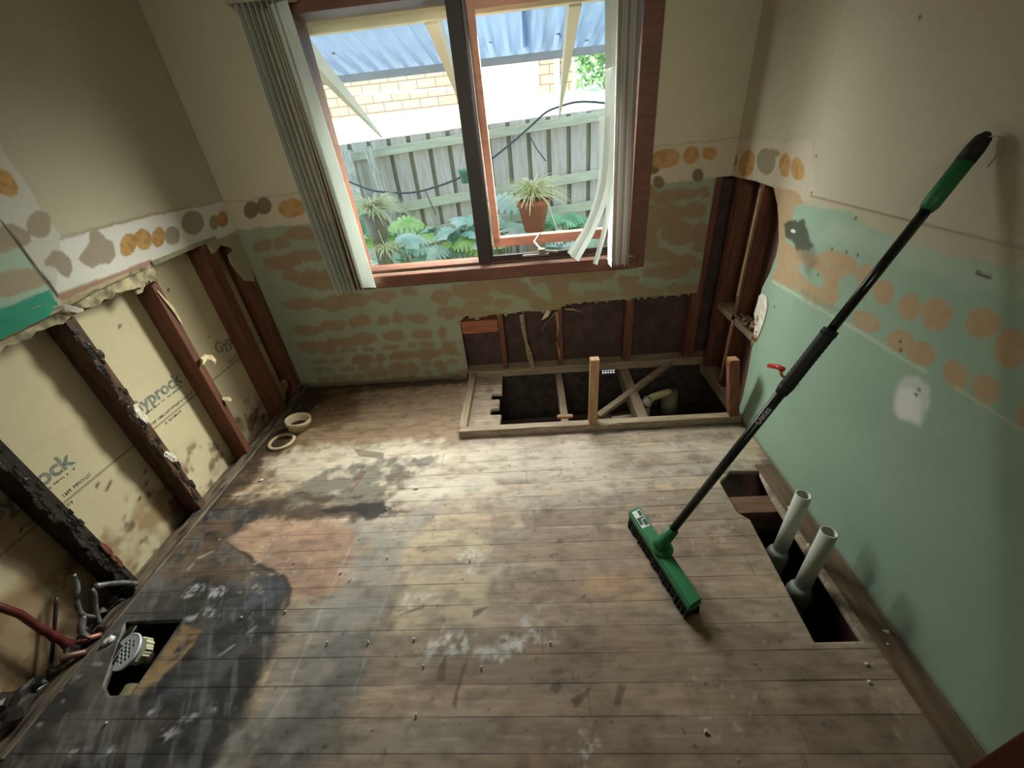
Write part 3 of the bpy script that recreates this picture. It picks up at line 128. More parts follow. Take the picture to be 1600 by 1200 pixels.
def paintmat(name, rough=.75, seams=False, spec=.4, grain=(60,60,60), amount=.12, bump=.25):
    """base colour from the surface's own colour attribute, broken up by procedural noise"""
    m = bpy.data.materials.new(name); m.use_nodes = True; nt = m.node_tree; N = nt.nodes; K = nt.links
    b = N['Principled BSDF']; b.inputs['Specular IOR Level'].default_value = spec
    a = N.new('ShaderNodeAttribute'); a.attribute_name = 'Col'
    tc = N.new('ShaderNodeTexCoord'); mp = N.new('ShaderNodeMapping'); mp.inputs['Scale'].default_value = grain
    n = N.new('ShaderNodeTexNoise'); n.inputs['Scale'].default_value = 1; n.inputs['Detail'].default_value = 5
    K.new(tc.outputs['Object'], mp.inputs['Vector']); K.new(mp.outputs[0], n.inputs['Vector'])
    mr = N.new('ShaderNodeMapRange'); mr.inputs['From Min'].default_value = .25; mr.inputs['From Max'].default_value = .75
    mr.inputs['To Min'].default_value = 1-amount; mr.inputs['To Max'].default_value = 1+amount
    K.new(n.outputs['Fac'], mr.inputs['Value'])
    mul = N.new('ShaderNodeVectorMath'); mul.operation = 'SCALE'
    K.new(a.outputs['Color'], mul.inputs[0]); K.new(mr.outputs[0], mul.inputs['Scale'])
    col = mul.outputs[0]; height = n.outputs['Fac']
    if seams:
        sx = N.new('ShaderNodeSeparateXYZ'); K.new(tc.outputs['Object'], sx.inputs[0])
        wob = N.new('ShaderNodeTexNoise'); wob.inputs['Scale'].default_value = 2.5; K.new(tc.outputs['Object'], wob.inputs['Vector'])
        def mth(op, x, y=None):
            q = N.new('ShaderNodeMath'); q.operation = op
            for i, v in enumerate((x, y)):
                if v is None: continue
                if isinstance(v, (int, float)): q.inputs[i].default_value = v
                else: K.new(v, q.inputs[i])
            return q.outputs[0]
        t = mth('DIVIDE', mth('ADD', sx.outputs['Y'], -.416+.86), .086)
        f = mth('FRACT', t); dist = mth('MINIMUM', f, mth('SUBTRACT', 1, f))
        wid = mth('MULTIPLY', mth('ADD', wob.outputs['Fac'], -.30), .085)
        seam = mth('LESS_THAN', dist, wid)
        dk = mth('SUBTRACT', 1, mth('MULTIPLY', seam, .58))
        m2 = N.new('ShaderNodeVectorMath'); m2.operation = 'SCALE'; K.new(col, m2.inputs[0]); K.new(dk, m2.inputs['Scale']); col = m2.outputs[0]
        height = mth('SUBTRACT', height, mth('MULTIPLY', seam, 1.0))
    K.new(col, b.inputs['Base Color'])
    # glossiness from attribute alpha-like channel
    g = N.new('ShaderNodeAttribute'); g.attribute_name = 'Gloss'
    mr2 = N.new('ShaderNodeMapRange'); mr2.inputs['To Min'].default_value = rough; mr2.inputs['To Max'].default_value = .34
    K.new(g.outputs['Fac'], mr2.inputs['Value'])
    q = N.new('ShaderNodeMath'); q.operation = 'MULTIPLY_ADD'; K.new(n.outputs['Fac'], q.inputs[0]); q.inputs[1].default_value = .3; K.new(mr2.outputs[0], q.inputs[2])
    q2 = N.new('ShaderNodeMath'); q2.operation = 'SUBTRACT'; q2.inputs[1].default_value = .12; K.new(q.outputs[0], q2.inputs[0])
    K.new(q2.outputs[0], b.inputs['Roughness'])
    bu = N.new('ShaderNodeBump'); bu.inputs['Strength'].default_value = bump; bu.inputs['Distance'].default_value = .002
    K.new(height, bu.inputs['Height']); K.new(bu.outputs[0], b.inputs['Normal'])
    return m
def tag(o, label=None, cat=None, group=None, kind=None):
    if label: o['label'] = label
    if cat: o['category'] = cat
    if group: o['group'] = group
    if kind: o['kind'] = kind
    return o
def empty(name, loc, label=None, cat=None, group=None):
    o = bpy.data.objects.new(name, None); COL.objects.link(o); o.location = loc; o.empty_display_size = .05
    return tag(o, label, cat, group)
def link(name, me, m=None, parent=None, smooth=False):
    o = bpy.data.objects.new(name, me); COL.objects.link(o)
    if m is not None: me.materials.append(m)
    if parent is not None:
        o.parent = parent
        mw = Matrix.Identity(4); p = parent; chain = []
        while p: chain.append(p); p = p.parent
        for p in reversed(chain): mw = mw @ p.matrix_parent_inverse @ p.matrix_basis
        o.matrix_parent_inverse = mw.inverted()
    if smooth:
        for f in me.polygons: f.use_smooth = True
    return o
class MB:
    """collects shapes in world coordinates and links them as ONE mesh"""
    def __init__(s): s.bm = bmesh.new()
    def box(s, x0, x1, y0, y1, z0, z1, bev=0, jit=0):
        v = [s.bm.verts.new((x, y, z)) for x in (x0, x1) for y in (y0, y1) for z in (z0, z1)]
        fs = [s.bm.faces.new([v[i] for i in q]) for q in ((0,1,3,2),(4,6,7,5),(0,4,5,1),(2,3,7,6),(0,2,6,4),(1,5,7,3))]
        if jit:
            for q in v: q.co += Vector([R_.uniform(-jit, jit) for _ in range(3)])
        if bev:
            es = {e for f in fs for e in f.edges}; bmesh.ops.bevel(s.bm, geom=list(es), offset=bev, segments=1, affect='EDGES')
        return s
    def bar(s, p0, p1, w, h, up=(0,0,1), bev=0, taper=1):
        p0 = Vector(p0); p1 = Vector(p1); d = (p1-p0).normalized(); u = Vector(up); sx = d.cross(u)
        if sx.length < 1e-4: sx = d.cross(Vector((0,1,0)))
        sx.normalize(); u = sx.cross(d).normalized(); v = []
        for p, k in ((p0, 1), (p1, taper)):
            for a, b in ((-1,-1),(1,-1),(1,1),(-1,1)): v.append(s.bm.verts.new(p+sx*a*w/2*k+u*b*h/2*k))
        fs = [s.bm.faces.new([v[i] for i in q]) for q in ((3,2,1,0),(4,5,6,7),(0,1,5,4),(1,2,6,5),(2,3,7,6),(3,0,4,7))]
        if bev:
            es = {e for f in fs for e in f.edges}; bmesh.ops.bevel(s.bm, geom=list(es), offset=bev, segments=1, affect='EDGES')
        return s
    def tube(s, pts, r, n=12, cap=True, inner=None):
        pts = [Vector(p) for p in pts]; rs = r if isinstance(r, (list, tuple)) else [r]*len(pts)
        rings = []; ref = None
        for i, p in enumerate(pts):
            d = (pts[min(i+1, len(pts)-1)]-pts[max(i-1, 0)])
            d = d.normalized() if d.length > 1e-9 else Vector((0,0,1))
            if ref is None: ref = d.orthogonal().normalized()
            ref = (ref-d*ref.dot(d)); ref = ref.normalized() if ref.length > 1e-6 else d.orthogonal().normalized()
            b = d.cross(ref)
            rings.append([s.bm.verts.new(p+(ref*math.cos(2*math.pi*k/n)+b*math.sin(2*math.pi*k/n))*rs[i]) for k in range(n)])
        for a, b in zip(rings, rings[1:]):
            for k in range(n): s.bm.faces.new((a[k], a[(k+1)%n], b[(k+1)%n], b[k]))
        if cap:
            s.bm.faces.new(list(reversed(rings[0]))); s.bm.faces.new(rings[-1])
        return s
    def lathe(s, c, axis, prof, n=28):
        """prof: list of (radius, height along axis), closed when first == last"""
        c = Vector(c); d = Vector(axis).normalized(); a = d.orthogonal().normalized(); b = d.cross(a); rings = []
        for r, h in prof:
            if r < 1e-6: rings.append([s.bm.verts.new(c+d*h)]); continue
            rings.append([s.bm.verts.new(c+d*h+(a*math.cos(2*math.pi*k/n)+b*math.sin(2*math.pi*k/n))*r) for k in range(n)])
        for p, q in zip(rings, rings[1:]):
            for k in range(n):
                k2 = (k+1) % n
                if len(p) == 1 and len(q) == 1: continue
                if len(p) == 1: s.bm.faces.new((p[0], q[k2], q[k]))
                elif len(q) == 1: s.bm.faces.new((p[k], p[k2], q[0]))
                else: s.bm.faces.new((p[k], p[k2], q[k2], q[k]))
        return s
    def strip(s, pts, widths, side, thick=.0015, fold=0):
        """a ribbon (leaf blade, vane, torn paper) with thickness; side = width direction or list"""
        rows = []
        for i, p in enumerate(pts):
            p = Vector(p); d = (Vector(pts[min(i+1, len(pts)-1)])-Vector(pts[max(i-1, 0)])).normalized()
            sd = Vector(side[i] if isinstance(side, list) else side); sd = (sd-d*sd.dot(d)).normalized(); nn = sd.cross(d)
            w_ = widths[i]/2
            rows.append([s.bm.verts.new(q) for q in (p-sd*w_+nn*thick/2, p+nn*(thick/2+fold*w_), p+sd*w_+nn*thick/2, p+sd*w_-nn*thick/2, p+nn*(fold*w_-thick/2), p-sd*w_-nn*thick/2)])
        for a, b in zip(rows, rows[1:]):
            for k in range(6): s.bm.faces.new((a[k], a[(k+1)%6], b[(k+1)%6], b[k]))
        s.bm.faces.new(list(reversed(rows[0]))); s.bm.faces.new(rows[-1])
        return s
    def blob(s, c, r, seed=0, sub=2, squash=(1,1,1), amp=.35):
        g = bmesh.ops.create_icosphere(s.bm, subdivisions=sub, radius=1); rr = random.Random(seed)
        ph = [rr.uniform(0, 6.3) for _ in range(6)]
        for v in g['verts']:
            q = v.co.copy(); f = 1+amp*(math.sin(3.1*q.x+ph[0])*math.sin(2.7*q.y+ph[1])+.5*math.sin(6*q.z+ph[2])*math.sin(5*q.x+ph[3])+.3*math.sin(11*q.y+ph[4])*math.sin(9*q.z+ph[5]))
            v.co = Vector(c)+Vector((q.x*squash[0], q.y*squash[1], q.z*squash[2]))*r*f
        return s
    def poly(s, pts, d, back=False):
        """flat polygon (world points) extruded by vector d"""
        a = [s.bm.verts.new(p) for p in pts]; b = [s.bm.verts.new(Vector(p)+Vector(d)) for p in pts]; n = len(pts)
        s.bm.faces.new(a); s.bm.faces.new(list(reversed(b)))
        for k in range(n): s.bm.faces.new((a[k], b[k], b[(k+1)%n], a[(k+1)%n]))
        return s
    def build(s, name, m, parent=None, smooth=False, label=None, cat=None, group=None, kind=None):
        bmesh.ops.recalc_face_normals(s.bm, faces=s.bm.faces)
        me = bpy.data.meshes.new(name); s.bm.to_mesh(me); s.bm.free()
        if smooth:
            for f in me.polygons: f.use_smooth = True
        o = link(name, me, m, parent)
        return tag(o, label, cat, group, kind)
def catmull(pts, k=6):
    P = [Vector(p) for p in pts]; P = [2*P[0]-P[1]]+P+[2*P[-1]-P[-2]]; out = []
    for i in range(1, len(P)-2):
        a, b, c, d = P[i-1:i+3]
        for j in range(k):
            t = j/k; out.append(.5*((2*b)+(c-a)*t+(2*a-5*b+4*c-d)*t*t+(3*b-a-3*c+d)*t**3))
    out.append(P[-2]); return out
# ---- painted sheets: a fine grid in a plane, with holes, edge thickness and a colour attribute
_lat = np.random.RandomState(5).rand(256, 256)
def vnoise(u, v, s):
    x = u*s; y = v*s; xi = np.floor(x).astype(int); yi = np.floor(y).astype(int); fx = x-xi; fy = y-yi
    fx = fx*fx*(3-2*fx); fy = fy*fy*(3-2*fy); g = lambda a, b: _lat[a % 256, b % 256]
    return (g(xi, yi)*(1-fx)+g(xi+1, yi)*fx)*(1-fy)+(g(xi, yi+1)*(1-fx)+g(xi+1, yi+1)*fx)*fy
def fbm(u, v, s, o=4):
    r = 0; a = .5
    for i in range(o): r = r+a*vnoise(u+i*7.3, v+i*3.1, s); s *= 2.1; a *= .5
    return r/(1-.5**o)
def sdf(U, V, poly):
    """signed distance, negative inside"""
    P = np.array(poly, float); lo = P.min(0)-.25; hi = P.max(0)+.25
    out = np.full(U.shape, 1.0); near = (U > lo[0]) & (U < hi[0]) & (V > lo[1]) & (V < hi[1])
    u = U[near]; v = V[near]; d = np.full(u.shape, 1e9); ins = np.zeros(u.shape, bool)
    for i in range(len(P)):
        a = P[i]; b = P[(i+1) % len(P)]; e = b-a; L = e @ e+1e-12
        t = np.clip(((u-a[0])*e[0]+(v-a[1])*e[1])/L, 0, 1)
        d = np.minimum(d, (u-a[0]-e[0]*t)**2+(v-a[1]-e[1]*t)**2)
        if abs(e[1]) > 1e-9: ins ^= ((a[1] > v) != (b[1] > v)) & (u < e[0]*(v-a[1])/e[1]+a[0])
    out[near] = np.sqrt(d)*np.where(ins, -1, 1)
    return out
class Paint:
    def __init__(s, U, V, base): s.U = U; s.V = V; s.c = np.tile(np.array(lin(base)), (len(U), 1)); s.g = np.zeros(len(U)); s.n1 = fbm(U, V, 22, 4)-.5; s.n2 = fbm(V+9, U+4, 22, 4)-.5
    def mix(s, m, color):
        c = np.array(lin(color)) if not isinstance(color, np.ndarray) else color
        s.c = s.c*(1-m[:, None])+c*m[:, None]
    def poly(s, pts, color, a=1, soft=.006, wob=.02, tex=0, tscale=30, stretch=1, gloss=None):
        d = sdf(s.U+s.n1*wob, s.V+s.n2*wob, pts); m = np.clip(.5-d/soft, 0, 1); m = m*m*(3-2*m)*a
        if tex: m = m*np.clip(.5+(fbm(s.U*stretch, s.V, tscale, 4)-.5+.5-tex)*4, 0, 1)
        s.mix(m, color)
        if gloss is not None: s.g = s.g*(1-m)+gloss*m
        return m
    def line(s, a, b, w_, color, al=1):
        a = np.array(a); b = np.array(b); e = b-a; t = np.clip(((s.U-a[0])*e[0]+(s.V-a[1])*e[1])/(e@e+1e-12), 0, 1)
        d = np.hypot(s.U-a[0]-e[0]*t, s.V-a[1]-e[1]*t); s.mix(np.clip(1.5-d/w_, 0, 1)*al, color)
def axis_coords(segs):
    out = []
    for a, b, st in segs:
        n = max(1, int(round((b-a)/st))); out += list(a+(b-a)*np.arange(n)/n)
    out.append(segs[-1][1]); return np.array(out)
def sheet(name, us, vs, to3, normal, holes, paint, m, thick=.012, snap=.006):
    U, V = np.meshgrid(us, vs, indexing='ij'); nu, nv = U.shape; U = U.ravel().copy(); V = V.ravel().copy()
    idx = np.arange(nu*nv).reshape(nu, nv)
    q = np.stack([idx[:-1,:-1], idx[1:,:-1], idx[1:,1:], idx[:-1,1:]], -1).reshape(-1, 4)
    keep = np.ones(len(q), bool); cu = U[q].mean(1); cv = V[q].mean(1)
    for h in holes: keep &= sdf(cu, cv, h) > 0
    rem = np.zeros(len(U), bool); rem[q[~keep].ravel()] = True; kp = np.zeros(len(U), bool); kp[q[keep].ravel()] = True
    bd = np.where(rem & kp)[0]
    for i in bd:
        best = (1e9, None)
        for h in holes:
            P = np.array(h); E = np.roll(P, -1, 0)-P; W = np.array([U[i], V[i]])-P
            t = np.clip((W*E).sum(1)/((E*E).sum(1)+1e-12), 0, 1); C_ = P+E*t[:, None]; d = np.hypot(*(C_-[U[i], V[i]]).T); k = d.argmin()
            if d[k] < best[0]: best = (d[k], C_[k])
        if best[0] < snap*1.6: U[i], V[i] = best[1]
    q = q[keep]
    used = np.unique(q); remap = -np.ones(len(U), int); remap[used] = np.arange(len(used)); U = U[used]; V = V[used]; q = remap[q]
    co = to3(U, V)
    p = paint(U, V); colr = p.c; gl = p.g
    # rims
    e = np.concatenate([q[:, [0,1]], q[:, [1,2]], q[:, [2,3]], q[:, [3,0]]]); key = np.sort(e, 1)
    _, inv, cnt = np.unique(key[:, 0]*len(U)+key[:, 1], return_inverse=True, return_counts=True)
    be = e[cnt[inv] == 1]; bv = np.unique(be); rm = -np.ones(len(U), int); rm[bv] = len(U)+np.arange(len(bv))
    co = np.concatenate([co, co[bv]-np.array(normal)*thick]); colr = np.concatenate([colr, colr[bv]*.9]); gl = np.concatenate([gl, gl[bv]])
    q = np.concatenate([q, np.stack([be[:, 1], be[:, 0], rm[be[:, 0]], rm[be[:, 1]]], 1)])
    n0 = np.cross(co[q[0,1]]-co[q[0,0]], co[q[0,2]]-co[q[0,0]])
    if n0 @ np.array(normal) < 0: q = q[:, ::-1]
    me = bpy.data.meshes.new(name); me.vertices.add(len(co)); me.vertices.foreach_set('co', co.astype(np.float32).ravel())
    me.loops.add(q.size); me.loops.foreach_set('vertex_index', q.astype(np.int32).ravel())
    me.polygons.add(len(q)); me.polygons.foreach_set('loop_start', np.arange(0, q.size, 4, dtype=np.int32))
    me.update(); me.validate()
    a = me.color_attributes.new('Col', 'FLOAT_COLOR', 'POINT'); a.data.foreach_set('color', np.concatenate([np.clip(colr, 0, 1), np.ones((len(colr), 1))], 1).astype(np.float32).ravel())
    g = me.attributes.new('Gloss', 'FLOAT', 'POINT'); g.data.foreach_set('value', gl.astype(np.float32))
    o = link(name, me, m); o['kind'] = 'structure'
    return o
# ------------------------------------------------------------ the room
XL, XR, YB = -1.74, 1.105, 2.5
M_floor = paintmat('old floorboards', rough=.66, seams=True, grain=(9, 70, 40), amount=.16, bump=.3, spec=.45)
M_wall = paintmat('old plasterboard', rough=.8, grain=(45, 45, 45), amount=.035, bump=.12, spec=.25)
def floor_paint(U, V):
    p = Paint(U, V, (170, 152, 131))
    k = np.floor((V-.416+.86)/.086).astype(int)
    tone = _lat[(k*7) % 256, ((U*.45+k*.37).astype(int)) % 256]
    p.c *= (.60+.66*tone)[:, None]
    st = fbm(U*.35+k*3.3, V*3.5, 14, 4)              # streaks along the boards
    p.c *= (.62+.72*st)[:, None]
    t2 = _lat[(k*13+5) % 256, ((U*.6+k*.61).astype(int)+9) % 256]; p.c *= (.86+.26*t2)[:, None]; p.mix(np.clip((t2-.72)*2.2, 0, .28), (168, 138, 110)); p.mix(np.clip((.22-t2)*2.2, 0, .35), (120, 118, 114))
    sr = fbm(U*.22+k*2.7, V*7, 26, 4); p.c *= np.clip(.80+.40*sr, .7, 1.15)[:, None]
    m = np.clip((fbm(U, V, 5, 4)-.5)*3, 0, 1)*.5; p.mix(m, (140, 134, 126))
    m = np.clip((fbm(U*.6+4, V*2+1, 6, 4)-.52)*5, 0, 1)*.5; p.mix(m*.7, (168, 140, 112)); m = np.clip((fbm(U+14, V+11, 9, 4)-.56)*6, 0, 1)*.45; p.mix(m, (96, 86, 76))
    p.poly(D['warmright'], (146, 120, 95), .45, .25, .12)
    p.poly(D['warmback'], (124, 98, 70), .7, .12, .1)
    p.poly(D['brownleft'], (92, 66, 42), .85, .10, .12, tex=.42, tscale=9, stretch=.4)
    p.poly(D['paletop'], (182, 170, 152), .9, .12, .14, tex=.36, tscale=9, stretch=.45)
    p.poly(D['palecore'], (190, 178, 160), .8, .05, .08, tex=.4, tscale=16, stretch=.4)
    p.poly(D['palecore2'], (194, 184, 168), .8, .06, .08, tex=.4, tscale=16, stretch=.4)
    p.poly(D['cream3'], (194, 178, 148), .75, .06, .08, tex=.40, tscale=12, stretch=.6)
    p.poly(D['smear'], (102, 98, 86), .9, .045, .10, tex=.32, tscale=14)
    p.poly(D['smear2'], (74, 60, 48), .92, .05, .09, tex=.34, tscale=16, stretch=.5)
    p.poly(D['darkmid'], (92, 70, 50), .8, .05, .08, tex=.45, tscale=18)
    p.poly(D['greyband'], (146, 141, 134), .8, .09, .10, tex=.36, tscale=10)
    p.poly(D['greyband2'], (108, 106, 102), .8, .06, .09, tex=.38, tscale=14, gloss=.4)
    p.poly(D['greyband3'], (92, 90, 86), .8, .08, .10, tex=.38, tscale=14, gloss=.4)
    p.poly(D['orange'], (178, 144, 120), .85, .05, .07); p.poly(D['orange'], (132, 108, 94), .7, .05, .08, tex=.46, tscale=10, stretch=.6)
    p.poly(D['orange2'], (160, 128, 108), .7, .06, .09, tex=.42, tscale=14)
    p.poly(D['dark'], (84, 80, 76), .95, .035, .05, gloss=.6)
    p.poly(D['dark'], (46, 45, 47), .85, .05, .05, tex=.46, tscale=9, gloss=.75); W_ = fbm((U+V*.55)*3.2, (V-U*.55)*.6, 12, 4); p.mix(np.clip((W_-.55)*5, 0, .5)*np.clip(.5-sdf(U, V, D['dark'])/.03, 0, 1), (118, 118, 120))
    p.poly(D['brownin'], (104, 84, 68), .75, .06, .08, tex=.38, tscale=14)
    p.poly(D['bluegrey'], (92, 98, 106), .6, .08, .09, tex=.45, tscale=12, gloss=.7)
    p.poly(D['darkedge'], (50, 46, 44), .8, .014, .02)
    p.poly(D['woodpatch'], (150, 122, 88), .85, .02, .03, tex=.3, tscale=22)
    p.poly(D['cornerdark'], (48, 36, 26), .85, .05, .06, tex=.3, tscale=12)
    p.poly(D['streak'], (40, 32, 30), .92, .016, .03)
    p.poly(D['patchy_or'], (190, 152, 116), .6, .05, .08, tex=.42, tscale=12)
    for b in D['blot']: p.poly(b, (214, 212, 206), .8, .05, .12, tex=.52, tscale=60, stretch=.8)
    for b in D['blotd']: p.poly(b, (176, 176, 178), .8, .016, .05, tex=.52, tscale=80)
    for b in D['mark']: p.poly(b, (92, 74, 58), .7, .008, .01)
    for i, b in enumerate(D['lines']): p.poly(b, (176, 172, 164) if i != 1 else (150, 150, 148), .55, .009, .010, tex=.4, tscale=40)
    dz = fbm(U*.7+2, V*1.3+6, 26, 5); p.c *= np.clip(1.10-.5*np.clip(dz-.45, 0, 1)*2.2, .6, 1.2)[:, None]
    # general white scuffs, dark flecks and scratches
    sc = fbm(U*1.0, V*1.0, 38, 3)*fbm(U+5, V+8, 4, 3); p.mix(np.clip((sc-.49)*6, 0, .3), (196, 190, 180))
    fl = fbm(U+31, V+17, 60, 2); p.mix(np.clip((fl-.83)*12, 0, .6), (70, 58, 48))
    # butt joints between boards
    rr = random.Random(3)
    for kk in range(26):
        for _ in range(2):
            x = rr.uniform(-1.7, 1.1); y = .416+.086*(kk-2)
            if rr.random() < .35: p.line((x, y+.002), (x+rr.uniform(-.001, .001), y+.084), .0022, (84, 70, 56), .45)
    return p
ZF = lambda U, V: np.stack([U, V, np.zeros_like(U)], 1)
bench_hole = [(-.262, 2.52)]+[tuple(x) for x in D['fh_bench']]+[(-.258, 1.885), (1.3, 1.885), (1.3, 2.7), (-.262, 2.7)]
bench_hole = [q for q in bench_hole if True]
floor = sheet('floor', axis_coords([(-1.75, 1.1, .005), (1.1, 1.25, .05)]), axis_coords([(-1.0, .3, .05), (.3, 2.5, .005), (2.5, 2.52, .01)]),
              ZF, (0,0,1), [bench_hole, D['fh_right'], D['fh_left']], floor_paint, M_floor, .021, .005)
TEAR = lambda U: np.interp(U, [-1.75, -1.6, -1.21, .6, 1.1], [1.275, 1.27, 1.292, 1.338, 1.345])
def back_paint(U, V):
    p = Paint(U, V, (180, 174, 150)); n = p.n1*.03
    p.c *= (.95+.1*fbm(U, V, 3, 3))[:, None]
    green = np.clip((1.155-(V+n)+np.where(U < -1, -.03, .015))/.008, 0, 1)
    band = np.clip((TEAR(U)-V+n*.6)/.005, 0, 1); p.mix(band, (182, 172, 150))
    p.mix(np.clip(1-np.abs(TEAR(U)-V+n*.6)/.006, 0, 1)*.5, (120, 108, 84))
    g2 = np.array(lin((140, 145, 123)))*(.88+.24*fbm(U, V, 6, 3))[:, None]
    p.c = p.c*(1-green[:, None])+g2*green[:, None]
    for b in D['b_brown']: p.poly(b, (136, 112, 84), .85, .022, .05)
    rr = random.Random(11)
    for row, z in enumerate(np.arange(.06, .30, .075)):
        x = -1.62
        while x < -.52:
            w_ = rr.uniform(.025, .07); e = [(x+w_*math.cos(t)+w_, z+.024*math.sin(t)+rr.uniform(-.003, .003)) for t in np.linspace(0, 5.8, 12)]
            p.poly(e, (134, 110, 82), .72, .022, .04); x += 2*w_+rr.uniform(.005, .05)
    p.mix(np.clip((.05-V+n)/.03, 0, 1)*.7, (86, 62, 38))
    for b in D['b_dk']: p.poly(b, (104, 90, 66), .92, .006, .012)
    for b in D['b_gold']: p.poly(b, (172, 134, 84), .95, .006, .014); p.poly([(x+(x-b[0][0])*0, z) for x, z in b], (150, 104, 50), .5, .02, .03, tex=.55, tscale=40)
    m = np.clip((.62-V)/.1, 0, 1)*np.clip((U+.55)/.1, 0, 1)*.35; p.mix(m, (150, 140, 100))
    return p
win = [(-1.06, .79), (.575, .79), (.575, 2.07), (-1.06, 2.07)]
bh = [(-.501, -.1)]+[tuple(q) for q in D['b_hole']]+[(1.022, .515), (1.022, 1.165), (1.2, 1.165), (1.2, -.1)]
wall_back = sheet('wall_back', axis_coords([(-1.75, 1.108, .006)]), axis_coords([(0, 2.0, .006), (2.0, 2.4, .05)]),
                  lambda U, V: np.stack([U, np.full_like(U, YB), V], 1), (0,-1,0), [win, bh], back_paint, M_wall, .01)
def right_paint(U, V):
    p = Paint(U, V, (176, 170, 146)); p.c *= (.95+.1*fbm(U, V, 3, 3))[:, None]
    p.poly(D['r_panel'], (182, 174, 152), .9, .008, .006)
    p.poly(D['r_band'], (190, 178, 158), .9, .006, .02)
    g = p.poly(D['r_green'], (148, 170, 150), 1, .01, .012)
    p.c *= (1+g*(.14*fbm(U, V, 5, 3)-.07))[:, None]
    p.poly(D['r_fade'], (174, 184, 168), .55, .05, .04)
    for b in D['r_tan']: p.poly(b, (178, 152, 120), .95, .008, .012); p.poly(b, (176, 140, 100), .4, .01, .02, tex=.5, tscale=40)
    p.poly(D['r_greenin'], (150, 170, 148), 1, .006, .012)
    for b in D['r_gold']: p.poly(b, (182, 144, 90), .95, .005, .012); p.poly(b, (160, 110, 50), .6, .006, .02, tex=.55, tscale=60)
    for b in D['r_grey']: p.poly(b, (140, 128, 102), .95, .005, .012)
    p.poly(D['r_line1'], (130, 106, 84), .8, .003, .002)
    p.poly(D['r_line2'], (186, 196, 168), .8, .006, .006); p.poly(D['r_line3'], (186, 190, 158), .8, .006, .006)
    p.poly(D['r_smear'], (120, 140, 120), .4, .012, .01, tex=.4, tscale=50)
    p.poly(D['r_patch'], (206, 210, 202), .8, .02, .02); p.poly(D['r_patchin'], (224, 222, 214), .8, .02, .02)
    p.poly(D['r_dent'], (70, 72, 58), .92, .012, .03); p.poly([(D['r_dent'][5][0]-.05, D['r_dent'][5][1]-.09), (D['r_dent'][5][0]-.08, D['r_dent'][5][1]-.02), D['r_dent'][4], D['r_dent'][6]], (96, 94, 76), .6, .05, .03)
    for q in D['r_specks']: p.line(q, (q[0]+.004, q[1]+.003), .004, (52, 46, 40), .9)
    p.line((D['r_specks'][3][0]-.03, D['r_specks'][3][1]), D['r_specks'][3], .004, (60, 54, 46), .9)
    p.mix(np.clip((.03-V+p.n1*.02)/.02, 0, 1)*.5, (110, 92, 70))
    return p
wall_right = sheet('wall_right', axis_coords([(-1.0, .35, .05), (.35, 2.505, .006)]), axis_coords([(0, 1.95, .006), (1.95, 2.4, .05)]),
                   lambda U, V: np.stack([np.full_like(U, XR), U, V], 1), (-1,0,0), [[(2.6, 1.165)]+[tuple(q) for q in D['r_hole'][1:]]+[(1.9, -.1), (2.6, -.1)]], right_paint, M_wall, .011)
def left_paint(U, V):
    p = Paint(U, V, (172, 166, 142)); p.c *= (.95+.1*fbm(U, V, 3, 3))[:, None]
    p.poly(D['l_white_low'], (206, 204, 196), .95, .005, .012)
    p.poly(D['l_greywhite'], (184, 180, 168), .9, .006, .012)
    p.poly(D['l_green'], (154, 174, 154), .98, .006, .008)
    p.poly(D['l_teal'], (44, 138, 112), .95, .004, .008)
    for b in D['l_tan']: p.poly(b, (152, 138, 114), .92, .008, .02)
    for b in D['l_grey']: p.poly(b, (146, 134, 114), .95, .005, .010)
    for b in D['l_gold']: p.poly(b, (176, 136, 78), .95, .005, .012); p.poly(b, (140, 100, 50), .6, .006, .02, tex=.55, tscale=60)
    p.poly(D['l_tearline'], (128, 114, 92), .6, .006, .012)
    p.poly(D['l_lip'], (150, 138, 104), .95, .004, .012); p.poly(D['l_lip'], (84, 72, 52), .85, .01, .03, tex=.52, tscale=28)
    p.poly(D['l_lip'], (196, 176, 132), .85, .01, .03, tex=.62, tscale=18)
    p.poly(D['l_pink'], (150, 112, 98), .9, .004, .006)
    p.poly(D['l_pieces'], (150, 146, 118), .9, .006, .012)
    p.poly(D['l_seam'], (56, 50, 38), .9, .004, .003)
    return p
lo = [tuple(q) for q in D['l_open']]
lo = [(-1.2, -.2), (-1.2, 1.03), (.3, 1.03)]+[q for q in lo if q[0] > .4]+[(2.52, .95), (2.52, -.2)]
wall_left = sheet('wall_left', axis_coords([(-1.0, .5, .05), (.5, 2.5, .006)]), axis_coords([(.7, 1.95, .006), (1.95, 2.4, .05)]),
                  lambda U, V: np.stack([np.full_like(U, XL), U, V], 1), (1,0,0), [lo], left_paint, M_wall, .011)
M_ceil = mat('ceiling paint', (200, 196, 184), .9, .05, 4)
MB().box(-2.0, 1.4, -1.1, 2.66, 2.4, 2.5).build('ceiling', M_ceil, kind='structure')
M_dark = mat('wall behind', (150, 140, 122), .9, .08, 4)
MB().box(-2.0, 1.4, -1.12, -1.02, -.5, 2.5).build('wall_front', M_dark, kind='structure')
M_sark = mat('brown building board', (74, 54, 50), .85, .25, 14, bump=.3)
b = MB()
for x0, x1, z0, z1 in ((-2.0, -1.15, .05, 2.4), (.67, 1.4, .05, 2.4), (-1.15, .67, .05, .70), (-1.15, .67, 2.15, 2.4)):
    b.box(x0, x1, 2.60, 2.66, z0, z1)
b.build('wall_back_sheathing', M_sark, kind='structure')
MB().box(1.20, 1.28, -1.1, 2.66, -.5, 2.5).build('wall_right_sheathing', mat('brown backing', (82, 56, 46), .85, .2, 12, bump=.3), kind='structure')
